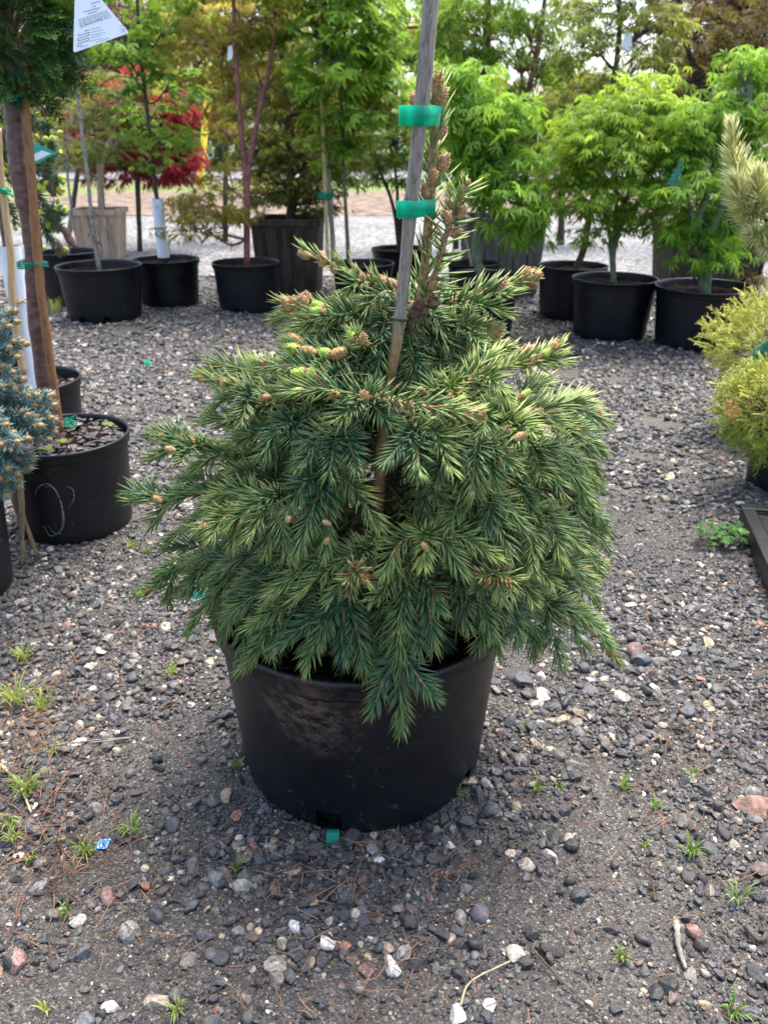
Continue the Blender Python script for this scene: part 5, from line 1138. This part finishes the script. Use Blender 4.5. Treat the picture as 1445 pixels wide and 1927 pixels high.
# dark tree in the brown planter
maple('tall olive maple with a dark trunk growing in the dark brown planter', W2, [[(548, 380), (545, 300), (540, 200), (530, 90), (525, -60)]], W2[1], .035,
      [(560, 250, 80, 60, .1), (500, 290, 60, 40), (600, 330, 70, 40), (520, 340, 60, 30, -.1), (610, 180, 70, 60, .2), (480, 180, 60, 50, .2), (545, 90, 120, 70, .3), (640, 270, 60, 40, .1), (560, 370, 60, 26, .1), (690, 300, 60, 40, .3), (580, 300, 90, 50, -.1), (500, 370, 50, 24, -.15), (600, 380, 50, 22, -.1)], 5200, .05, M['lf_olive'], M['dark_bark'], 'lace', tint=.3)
# staked bright maple
t = maple('bright green maple staked to a thin cane, large leaves beside the weathered stake', at(628, 492, Se[1]), [[(624, 420), (616, 300), (612, 180), (610, 60), (608, -90)]], Se[1], .019,
      [(625, 110, 80, 38, -.1), (620, 165, 75, 32, -.15), (560, 30, 80, 40), (660, 40, 80, 45), (700, 90, 45, 40), (640, 215, 60, 25, -.1), (605, 270, 45, 22, -.1), (560, 150, 40, 25, .1), (600, -60, 150, 60), (720, 170, 40, 40, .1), (640, 300, 40, 20)], 1500, .085, M['lf_green'], M['grey_bark'], 'broad', tint=.45, layer=.07)
cb = [at(617, 500, Se[1]-.05), at(612, 350, Se[1]-.05), at(606, 180, Se[1]-.05), at(600, -40, Se[1]-.05)]
cn = thing('bamboo_cane', cb[0], 'thin pale cane tied to the bright green maple', 'stake'); mb = MB(); tube(mb, smooth_path(cb, 30), .014, 10); build(mb, 'cane', M['cane_pale'], cn)
for vv, lab in ((78, 'small green tie high on the staked maple and its cane'), (368, 'small green tie low on the staked maple and its cane')):
    c = at(612, vv, Se[1]-.03); tt = thing('tie', c, lab, 'tie'); mb = MB(); a = np.linspace(0, 6.28, 24)
    for dz in (-.012, 0, .012): tube(mb, np.stack([c[0]+.045*np.cos(a), c[1]-.06*np.sin(a), c[2]+dz+0*a], -1), .008, 6, cap=False)
    build(mb, 'loop', M['tie'], tt)
maple('green-stemmed young maple beside the staked maple', at(656, 488, Se[1]+.05), [[(652, 420), (647, 320), (643, 220), (640, 120)]], Se[1]+.05, .015, [(690, 200, 60, 50, .1), (680, 140, 60, 40, .2), (660, 250, 50, 30)], 500, .06, M['lf_olive'], M['green_bark'], 'mid')
maple('dark many-stemmed maple shrub behind the weathered stake', Sf, [[(748, 400), (746, 340), (730, 250)], [(740, 390), (715, 320), (700, 260)], [(757, 400), (775, 330), (780, 240)]], Sf[1], .016, [(740, 250, 90, 60), (700, 330, 40, 25), (780, 310, 60, 40), (760, 180, 80, 50), (820, 200, 60, 60)], 1000, .06, M['lf_vivid'], M['dark_bark'], 'mid', tint=.15)
# bright drooping maple behind the spruce leader
maple('bright green drooping maple behind the spruce leader', Sg, [[(893, 470), (900, 420), (915, 350), (900, 260)], [(897, 460), (930, 400), (955, 330)]], Sg[1], .022,
      [(900, 225, 80, 40), (960, 250, 65, 40), (870, 290, 60, 40, .1), (925, 360, 45, 30, -.2), (975, 330, 45, 40), (990, 400, 40, 30, -.1), (985, 440, 35, 26, -.1), (880, 180, 60, 30, .1), (860, 150, 50, 30), (930, 310, 60, 30)], 1350, .08, M['lf_vivid'], M['green_bark'], 'mid', tint=.5)
maple('slim shaded maple in the pot close behind the drooping maple', Sg2, [[(872, 430), (866, 350), (850, 250)]], Sg2[1], .012, [(850, 250, 60, 60), (880, 330, 60, 40)], 500, .06, M['lf_olive'], M['grey_bark'], 'mid', tint=.1)
# leaning dark trunk
maple('maple with a dark leaning trunk behind the lime green maple', Sh, [[(1098, 470), (1108, 410), (1125, 330), (1150, 180), (1165, 60), (1162, -60)]], Sh[1], .024, [(1060, 200, 60, 34, .2), (1120, 170, 60, 34, .2), (1200, 140, 70, 40), (1080, 330, 60, 40, .1), (1220, 60, 70, 40), (1190, -40, 80, 40), (1110, 90, 60, 34), (1100, 20, 60, 30, .1)], 1250, .06, M['lf_olive'], M['dark_bark'], 'mid', tint=.45)
# lime green bush maple
maple('rounded lime green maple with several slender stems', Si, [[(1150, 475), (1145, 430), (1125, 360), (1090, 290)], [(1152, 470), (1158, 410), (1160, 340), (1165, 250)], [(1154, 470), (1172, 420), (1205, 370), (1230, 300)], [(1153, 470), (1163, 420), (1185, 350), (1200, 260)]], Si[1], .017,
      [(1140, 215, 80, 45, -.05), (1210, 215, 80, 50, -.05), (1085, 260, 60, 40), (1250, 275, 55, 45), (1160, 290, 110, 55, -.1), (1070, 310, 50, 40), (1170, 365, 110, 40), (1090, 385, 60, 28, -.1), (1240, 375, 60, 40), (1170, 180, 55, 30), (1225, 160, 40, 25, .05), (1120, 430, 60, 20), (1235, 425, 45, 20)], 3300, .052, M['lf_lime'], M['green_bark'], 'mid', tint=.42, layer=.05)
# curved-trunk maple
maple('vivid green maple with a smooth curved trunk forking low', Sj, [[(1330, 510), (1318, 460), (1300, 400), (1285, 350)], [(1324, 470), (1345, 420), (1370, 360), (1400, 280), (1410, 160)], [(1310, 430), (1330, 370), (1345, 300)]], Sj[1], .027,
      [(1400, 150, 42, 45, .1), (1420, 230, 45, 40), (1350, 230, 60, 40, .1), (1300, 240, 50, 40), (1310, 340, 50, 24, -.1), (1270, 365, 35, 20, -.1), (1330, 400, 50, 30), (1290, 450, 36, 26), (1365, 480, 32, 22, -.1), (1410, 350, 45, 50, .15), (1380, 420, 50, 40, .1), (1290, 290, 50, 40, .1), (1330, 500, 26, 14, -.15)], 1900, .068, M['lf_vivid'], M['green_bark'], 'mid', tint=.45)
# tall trees rooted in the back planters and beyond
maple('tall coral-stemmed maple rising from the grey planter', W3, [[(905, 330), (912, 180), (918, 60), (922, -90)], [(940, 330), (985, 200), (1010, 100), (1030, -40)]], W3[1], .028,
      [(900, 60, 90, 60), (970, 110, 80, 60), (870, 130, 60, 50), (990, 60, 40, 50), (930, -40, 150, 50), (1020, 190, 60, 50), (960, 200, 80, 40), (860, 20, 60, 50), (840, 90, 40, 60), (1040, 120, 60, 40, .1), (1060, 30, 70, 45, .2)], 2500, .06, M['lf_green'], M['coral_bark'], 'lace', tint=.3)
maple('bronze leaved maple growing in the wide dark planter', W4, [[(1350, 330), (1330, 200), (1290, 80), (1270, -60)], [(1370, 340), (1400, 200), (1440, 60)]], W4[1], .03,
      [(1290, 150, 90, 50), (1380, 130, 80, 60, .2), (1240, 210, 70, 40), (1310, 60, 90, 50), (1420, 60, 70, 60), (1230, 60, 60, 50), (1340, -30, 150, 50), (1440, 180, 60, 60), (1270, 400, 40, 30, -.3), (1400, 520, 40, 30, -.3)], 2600, .06, M['lf_bronze'], M['dark_bark'], 'mid', tint=.25)
# trees standing in the ground further back
def fartree(label, u, Y, trunks, r0, clusters, n, size, mat, bark, kind, tint=.3, cat='maple', name='maple'):
    b = at(u, 400, Y); return maple(label, np.array([b[0], Y, .02]), trunks, Y, r0, clusters, n, size, mat, bark, kind, tint=tint, layer=.12, cat=cat, name=name)
fartree('tan-stemmed green maple in the tan planter', 184, W1[1], [[(190, 340), (175, 280), (150, 200)], [(190, 330), (215, 240), (235, 160)]], .03, [(170, 200, 90, 60), (240, 180, 70, 60), (130, 260, 60, 40), (220, 270, 60, 40), (150, 320, 40, 20)], 1400, .06, M['lf_olive'], M['tan_wood'], 'mid', .35)
fartree('crimson laceleaf maple beyond the white-sleeved maple', 255, 8.6, [[(258, 330), (255, 280), (240, 220)], [(262, 320), (290, 250)]], .026, [(310, 205, 60, 45), (170, 260, 60, 60), (345, 300, 45, 40), (240, 250, 60, 50), (300, 290, 60, 40), (200, 230, 50, 60), (250, 180, 60, 50), (320, 250, 40, 40), (215, 300, 60, 40), (290, 330, 60, 20), (330, 200, 40, 40), (280, 240, 60, 50)], 4200, .08, M['lf_red'], M['dark_bark'], 'lace', .4)
fartree('deep purple maple crown behind the tan planter', 120, 9.5, [[(150, 300), (160, 220)]], .03, [(170, 120, 80, 60), (120, 200, 70, 60), (180, 230, 60, 50), (210, 40, 60, 50), (230, 10, 40, 30)], 1500, .09, M['lf_purple'], M['dark_bark'], 'mid', .5)
fartree('rusty red maple behind the bronze one', 1400, 9.0, [[(1400, 250), (1390, 100)]], .07, [(1400, 40, 90, 70), (1330, 20, 80, 60), (1440, 130, 60, 60), (1390, -60, 120, 50)], 1700, .09, M['lf_rust'], M['dark_bark'], 'mid', .4)
fartree('light green maple beyond the driveway, behind the tall coral-stemmed one', 860, 8.8, [[(860, 280), (850, 100), (845, -40)]], .035, [(800, 60, 80, 70), (860, 140, 80, 60), (790, 200, 70, 60), (860, 10, 90, 50), (740, 120, 60, 70), (700, 40, 70, 60)], 1800, .09, M['lf_green'], M['dark_bark'], 'mid', .5)
fartree('dark maple beyond the driveway, behind the lime green one', 1060, 9.2, [[(1060, 300), (1070, 150)]], .04, [(1040, 260, 80, 60), (1100, 240, 80, 50), (1000, 320, 60, 50), (980, 220, 60, 60)], 1500, .09, M['lf_olive'], M['dark_bark'], 'mid', .15)
fartree('yellowish maple beyond the driveway, behind the coral-trunk one', 420, 9.5, [[(425, 320), (430, 200), (425, 60)]], .032, [(400, 120, 80, 60), (460, 200, 60, 60), (360, 60, 80, 60), (480, 60, 80, 60), (340, 130, 40, 50)], 1500, .09, M['lf_gold'], M['dark_bark'], 'mid', .35)

# woodland beyond the road
M['wd'] = [leafmat('backlit_wood_leaf_a', (0.09, 0.11, 0.012), (0.52, 0.46, 0.06), .4), leafmat('wood_leaf_b', (0.04, 0.075, 0.012), (0.20, 0.25, 0.05), .4), leafmat('backlit_wood_leaf_c', (0.13, 0.11, 0.012), (0.60, 0.46, 0.06), .4)]  # yellowish leaves; a warm backlit glow is put into the first and last colours
LOZ = (np.array([[0, 0, 0], [.45, .5, .08], [0, 1, 0], [-.45, .5, .08]]), np.array([[0, 1, 2], [0, 2, 3]]), np.array([[.0, 0, 0, 1]]*4))
WOOD = [(-15, 38, 9, 0), (-11.5, 33, 7.5, 1), (-8.5, 40, 9, 2), (-6.5, 34, 7, 0), (-4.2, 42, 8, 1), (-2.2, 35, 7.5, 2), (0.5, 40, 8, 0), (3.0, 35, 4.6, 1), (5.6, 42, 3.6, 2), (8.4, 36, 3.2, 0), (12.5, 38, 4.2, 1), (15.5, 40, 8, 2), (18.5, 36, 9, 1), (-19, 42, 10, 1), (22, 40, 9, 0), (-13, 46, 11, 2), (10, 50, 4.0, 1), (-25, 40, 9, 0), (-31, 44, 10, 1), (28, 42, 9, 2), (34, 40, 8, 1)]
WL = ['yellow green', 'mid green', 'straw yellow']
for k, (x_, y_, h_, ci) in enumerate(WOOD):
    t = thing('woodland_tree', (x_, y_, 0), 'hazy %s tree of the woodland edge beyond the road' % WL[ci], 'tree', 'woodland trees of %s leaf' % WL[ci])
    tm = MB(); p0 = np.array([x_, y_, 0]); C = smooth_path([p0, p0+[RNG.normal(0, .2), 0, h_*.4], p0+[RNG.normal(0, .4), 0, h_*.92]], 12); tube(tm, C, np.linspace(.22, .05, 12), 8)
    fm = MB()
    for j in range(16):
        z = RNG.uniform(.12, 1.0)*h_; a = RNG.uniform(0, 6.28); rr0 = h_*.30*(1-.55*abs(z/h_-.45)); ce = np.array([x_+math.cos(a)*rr0*.8, y_+math.sin(a)*rr0*.6, z])
        i0 = C[np.argmin(abs(C[:, 2]-max(z-.8, .3)))]; tube(tm, [i0, (i0+ce)/2+[0, 0, .15], ce], [.06, .045, .02], 5)
        n = 420; p = ce + nrm(RNG.normal(size=(n, 3)))*(RNG.random((n, 1))**.45)*np.array([1.15, 1.0, .62])*h_*.155
        place(fm, LOZ, p, nrm(RNG.normal(size=(n, 3))+[0, 0, -.3]), nrm(RNG.normal(size=(n, 3))+[0, 0, .8]), RNG.uniform(.10, .24, n), 0, np.clip(RNG.normal(.35, .2, n)+.3*(p[:, 2]-ce[2]), 0, 1))
    build(tm, 'trunk', M['dark_bark'], t); build(fm, 'crown', M['wd'][ci], t, kind='stuff')
fm = MB(); n = 9000; px_ = RNG.uniform(-26, 26, n); py_ = RNG.uniform(31.6, 44, n); ok = np.ones(n, bool)
place(fm, LOZ, np.column_stack([px_, py_, RNG.random(n)**1.6*2.3]), nrm(RNG.normal(size=(n, 3))), nrm(RNG.normal(size=(n, 3))+[0, 0, .8]), RNG.uniform(.15, .38, n), 0, RNG.uniform(0, .6, n))
ub = build(fm, 'undergrowth', M['wd'][1], kind='stuff'); top(ub, 'tangled green undergrowth along the far side of the road', 'undergrowth')
# yellow guy-wire sleeve and timbers
g0, g1 = at(379, 326, 20.0), at(396, 120, 20.5); gy = thing('guy_wire', (g0[0], g0[1], 0), 'slanting bright yellow guy-wire cover near the road', 'guy wire')
mb = MB(); tube(mb, [np.array([g0[0]-.03, 20, 0]), g0, g1], .075, 10); build(mb, 'cover', M['yellow'], gy); mb = MB(); tube(mb, [g1, g1+(g1-g0)*1.5], .012, 5); build(mb, 'wire', M['grey_bark'], gy)
for k, (u0, u1, v, lab) in enumerate(((338, 402, 404, 'short brown timber lying at the edge of the mulch behind the white-sleeved maple'), (1012, 1080, 405, 'brown timber edging the mulch beyond the leaning dark trunk'))):
    a, b = gp(u0, v), gp(u1, v); mb = MB(); box(mb, (a+b)/2+[0, 0, .09], (abs(b[0]-a[0]), .18, .17), .03); o = build(mb, 'timber', M['tan_wood'], org=(a+b)/2, smooth=False); md = o.modifiers.new('bevel', 'BEVEL'); md.width = .012; md.segments = 2
    top(o, lab, 'timber')
tagp = at(1180, 82, Sh[1]-.05); k = mpp(tagp)
tag('plant_tag', tagp, [(-12*k, -12*k), (10*k, -12*k), (6*k, 18*k), (-7*k, 18*k)], .001, M['tagw'], 'pale plant tag hanging high on the leaning dark trunk', ((1, 0, 0), (0, .1, .995)))
tagp = at(432, 100, Sd[1]-.06); tag('plant_tag', tagp, [(-5*k, -14*k), (5*k, -10*k), (7*k, 14*k), (-2*k, 12*k)], .001, M['tagw'], 'small white tag on the coral-red forked trunk', ((1, 0, 0), (0, .1, .995)))
tagp = at(1272, 325, Sj[1]-.2); tag('plant_tag', tagp, [(-14*k, -18*k), (4*k, -20*k), (8*k, 14*k), (4*k, 18*k)], .001, M['net'], 'dark green plant tag between the lime maple and the curved-trunk maple', ((.9, -.4, 0), (0, .1, .995)))

# ------------------------------------------------------------------ small things on the ground
def tuft(u, v, hpx, n, label='small tuft of grass sprouting from the gravel', yellow=.3, group='grass tufts in the gravel', spread=.6):
    c = gp(u, v); c[2] = gz(c[0], c[1]); s = mpp(c); mb = MB()
    for k in range(n):
        a = RNG.uniform(0, 6.28); l = hpx*s*RNG.uniform(.5, 1.15); b0 = c + np.array([math.cos(a), math.sin(a), 0])*RNG.uniform(0, hpx*s*.22); o_ = np.array([math.cos(a), math.sin(a), 0])*l*RNG.uniform(.2, spread+.35)
        P_ = smooth_path([b0, b0+o_*.4+[0, 0, l*.6], b0+o_+[0, 0, l*RNG.uniform(.35, .95)]], 5); sd = np.array([-math.sin(a), math.cos(a), 0])*.0012*RNG.uniform(.6, 1.3); w_ = np.array([1, 1.1, .9, .55, .05])[:, None]
        mb.add(np.concatenate([P_-sd*w_, P_+sd*w_]), None, [[i, i+1, 6+i, 5+i] for i in range(4)], [np.clip(yellow+RNG.normal(0, .2), 0, 1), 0, 0, 1])
    o = build(mb, 'grass_tuft', M['grass'], org=c); top(o, label, 'grass', group)
TUFTL = {(55, 1500): 'tallest bright green grass tuft, beside the pale bark-less twig', (30, 1320): 'broad yellowish grass clump among the fallen needles', (325, 1272): 'bushy grass tuft alone between the grass clumps and the large pot', (250, 1570): 'yellow-green grass tuft in needle litter, just above the blue scrap',
    (165, 1610): 'grass tuft touching the blue scrap with white dots', (1300, 1610): 'spreading grass tuft in bare earth near the bark flake', (860, 1500): 'grass tuft against the foot of the large pot, under its right side', (448, 1450): 'grass tuft against the foot of the large pot, under its left side',
    (1375, 1910): 'grass tuft beyond the thick bleached twig, near the knobbly stick', (1170, 1810): 'grass tuft in bare earth beside the thin dark twig', (335, 1905): 'sparse grass tuft near the long wiry dark stalk', (250, 1030): 'grass tuft behind the left sprays, near the chalk-marked pot'}
for (u, v, h, n, ye) in [(325, 1272, 32, 40, .4), (55, 1500, 60, 45, .3), (30, 1320, 60, 60, .7), (80, 1330, 45, 40, .6), (45, 1240, 44, 36, .6), (250, 1570, 44, 30, .5), (165, 1610, 46, 30, .4), (25, 1590, 36, 30, .5), (130, 1725, 34, 14, .3), (445, 1640, 26, 14, .3),
        (1175, 1482, 30, 26, .3), (1300, 1470, 28, 20, .3), (1010, 1488, 28, 22, .4), (1050, 1484, 18, 12, .3), (1300, 1610, 42, 34, .3), (1170, 1810, 34, 22, .3), (1385, 1700, 44, 12, .2), (1375, 1910, 50, 22, .2), (335, 1905, 40, 22, .5), (980, 1375, 24, 14, .2), (895, 1330, 30, 18, .2), (860, 1500, 34, 26, .2), (448, 1450, 30, 20, .2), (1232, 1522, 26, 16, .3), (1210, 1590, 20, 10, .4), (250, 1030, 26, 24, .4), (275, 1040, 22, 18, .4), (90, 1905, 40, 8, .8), (20, 1560, 40, 20, .6), (60, 1620, 28, 16, .6), (100, 1420, 30, 14, .6), (620, 1640, 16, 8, .3)]:
    lab = TUFTL.get((u, v)); tuft(u, v, h, n, yellow=ye) if lab is None else tuft(u, v, h, n, lab, ye)
tuft(105, 590, 40, 70, 'yellowish grass at the foot of the back pots', .75, None)
# leafy weed beside the pallet
c = gp(1345, 1022); mb = MB(); wd = thing('weed', c, 'low leafy green weed growing by the black pallet', 'weed')
for k in range(90):
    a = RNG.uniform(0, 6.28); r_ = .06*math.sqrt(RNG.random()); p = c+np.array([math.cos(a)*r_*1.35, math.sin(a)*r_*.8, RNG.uniform(.01, .055)]); V, F, C = leaf_template(5, .34, .2, k)
    place(mb, (V, F, C), p[None], nrm(np.array([[math.cos(a), math.sin(a), .1]])), nrm(np.array([[0, 0, 1.]])+RNG.normal(0, .35, (1, 3))), np.array([RNG.uniform(.012, .022)]), 0, np.array([RNG.uniform(0, .4)]))
M['weed'] = leafmat('weed_leaf', (0.03, 0.11, 0.015), (0.11, 0.26, 0.04), .3); build(mb, 'leaves', M['weed'], wd, kind='stuff'); mb = MB()
for k in range(18): a = RNG.uniform(0, 6.28); tube(mb, [c, c+np.array([math.cos(a)*.03, math.sin(a)*.02, .03])], .001, 4)
build(mb, 'stalks', M['green_bark'], wd)
# fallen needles and twigs
lt = MB()
def litter(n, cu, cv, su, sv, l0, l1):
    for k in range(n):
        p = gp(cu+RNG.normal(0, su), cv+RNG.normal(0, sv)); a = RNG.uniform(0, 3.14); l = RNG.uniform(l0, l1); d = np.array([math.cos(a), math.sin(a), 0])*l/2; z = gz(p[0], p[1])+RNG.uniform(.009, .018)
        b = np.array([-d[1], d[0], 0])*RNG.normal(0, .15); P_ = smooth_path([[*(p-d)[:2], z], [*(p+b)[:2], z+.003], [*(p+d)[:2], z+RNG.uniform(-.003, .004)]], 5); tube(lt, P_, .0008, 4)
litter(150, 60, 1480, 70, 120, .03, .10); litter(60, 150, 1600, 90, 60, .03, .08); litter(90, 1150, 1500, 200, 200, .025, .07); litter(70, 500, 1750, 250, 100, .02, .06); litter(50, 250, 1250, 100, 60, .03, .07); litter(50, 700, 1640, 150, 40, .02, .06); litter(60, 1300, 1350, 100, 150, .03, .07)
litter(40, 60, 1350, 50, 60, .03, .09); litter(30, 640, 1860, 120, 40, .02, .05)
o = build(lt, 'fallen_needles', M['dry'], kind='stuff'); top(o, 'reddish brown fallen pine needles strewn on the gravel', 'pine needles')
# more dead needles on the soil of the near pot
lt = MB()
for k in range(260):
    a = RNG.uniform(0, 6.28); r_ = .2*math.sqrt(RNG.random()); p = PC+np.array([r_*math.cos(a), r_*math.sin(a), soilz+.012+RNG.uniform(0, .012)]); a = RNG.uniform(0, 3.14); d = np.array([math.cos(a), math.sin(a), RNG.normal(0, .2)])*.012; tube(lt, [p-d, p, p+d], .0008, 4)
o = build(lt, 'dead_needles', M['dry'], org=(PC[0], PC[1], soilz), kind='stuff'); top(o, 'brown dead needles on the soil under the dwarf spruce', 'pine needles')
def twig(pts, r_, label, mat='dark_bark'):
    P_ = [gp(*a) for a in pts]; P_ = [[p[0], p[1], gz(p[0], p[1])+.009] for p in P_]; mb = MB(); C = smooth_path(P_, 20); tube(mb, C, np.linspace(r_, r_*.6, 20), 6, wob=.15); top(build(mb, 'twig', M[mat], org=P_[0]), label, 'twig')
twig([(995, 1790), (1060, 1860), (1110, 1905), (1150, 1940)], .0016, 'thin dark twig lying on bare earth, pointing away from the pale tan stone')
twig([(1270, 1735), (1276, 1790), (1288, 1830)], .0048, 'short thick bleached twig with peeling bark', 'grey_bark')
twig([(865, 1905), (885, 1858), (958, 1818)], .0016, 'bent straw coloured stalk beside the pale tan stone', 'twine')
twig([(170, 1408), (250, 1395), (110, 1410), (20, 1440)], .0016, 'long grey twig near the pale round stone by the grass', 'grey_bark')
twig([(5, 1450), (40, 1490), (62, 1540)], .0028, 'pale bark-less twig beside the tallest grass tuft', 'twine')
twig([(1175, 1460), (1210, 1425), (1270, 1398)], .0016, 'forked brown twig crossing the gravel right of the pot', 'dark_bark')
twig([(1230, 1470), (1240, 1440), (1262, 1400)], .0014, 'thin brown twig lying beside the forked one', 'dark_bark')
twig([(1400, 1745), (1430, 1770), (1450, 1740)], .0045, 'dark knobbly stick by the red-brown bark flake', 'dark_bark')
twig([(470, 1810), (430, 1860), (360, 1905)], .0014, 'long wiry dark stalk on the wet earth before the pot', 'dark_bark')
# scraps of green tape and a printed blue scrap
def scrap(u, v, w_, l_, label, curl=True, mat='tie'):
    c = gp(u, v); k = mpp(c); w_, l_ = w_*k, l_*k; mb = MB(); n = 10; z0 = gz(c[0], c[1])+.002
    prof = [(-l_/2+l_*i/(n-1), (.5*l_*math.sin(math.pi*i/(n-1))**.8 if curl else .003)) for i in range(n)]
    V = np.array([[c[0]-w_/2, c[1]+a, z0+b] for a, b in prof] + [[c[0]+w_/2, c[1]+a, z0+b] for a, b in prof]); mb.add(V, None, [[i, i+1, n+i+1, n+i] for i in range(n-1)])
    o = build(mb, 'tape_scrap', M[mat], org=c); top(o, label, 'scrap')
scrap(627, 1575, 24, 34, 'curled scrap of green tape against the foot of the large pot')
scrap(378, 1125, 22, 26, 'bright green tape scrap on the gravel under the left sprays')
scrap(279, 691, 10, 18, 'tiny green scrap on the gravel far behind the left sprays')
bm_ = simple('blue_print', (.02, .16, .5), (.8, .82, .86), 260, .5, 0, lo=.56, hi=.6); M['bluep'] = bm_
scrap(196, 1594, 22, 24, 'small blue scrap with white dots in the grass litter', False, 'bluep')
# flat bark flake right edge
mb = MB(); c = gp(1425, 1530); V, F = ICO2; mb.add(V*[.04, .028, .006]*(1+RNG.normal(0, .1, (len(V), 1)))+c+[0, 0, .012], F); top(build(mb, 'bark_flake', M['chip'], org=c, smooth=False), 'flat red-brown bark flake on the gravel', 'bark')
print('objects', len(bpy.data.objects), 'tris', sum(sum(len(p.vertices)-2 for p in m.polygons) if len(m.polygons) < 2000 else len(m.loops)-2*len(m.polygons) for m in bpy.data.meshes))
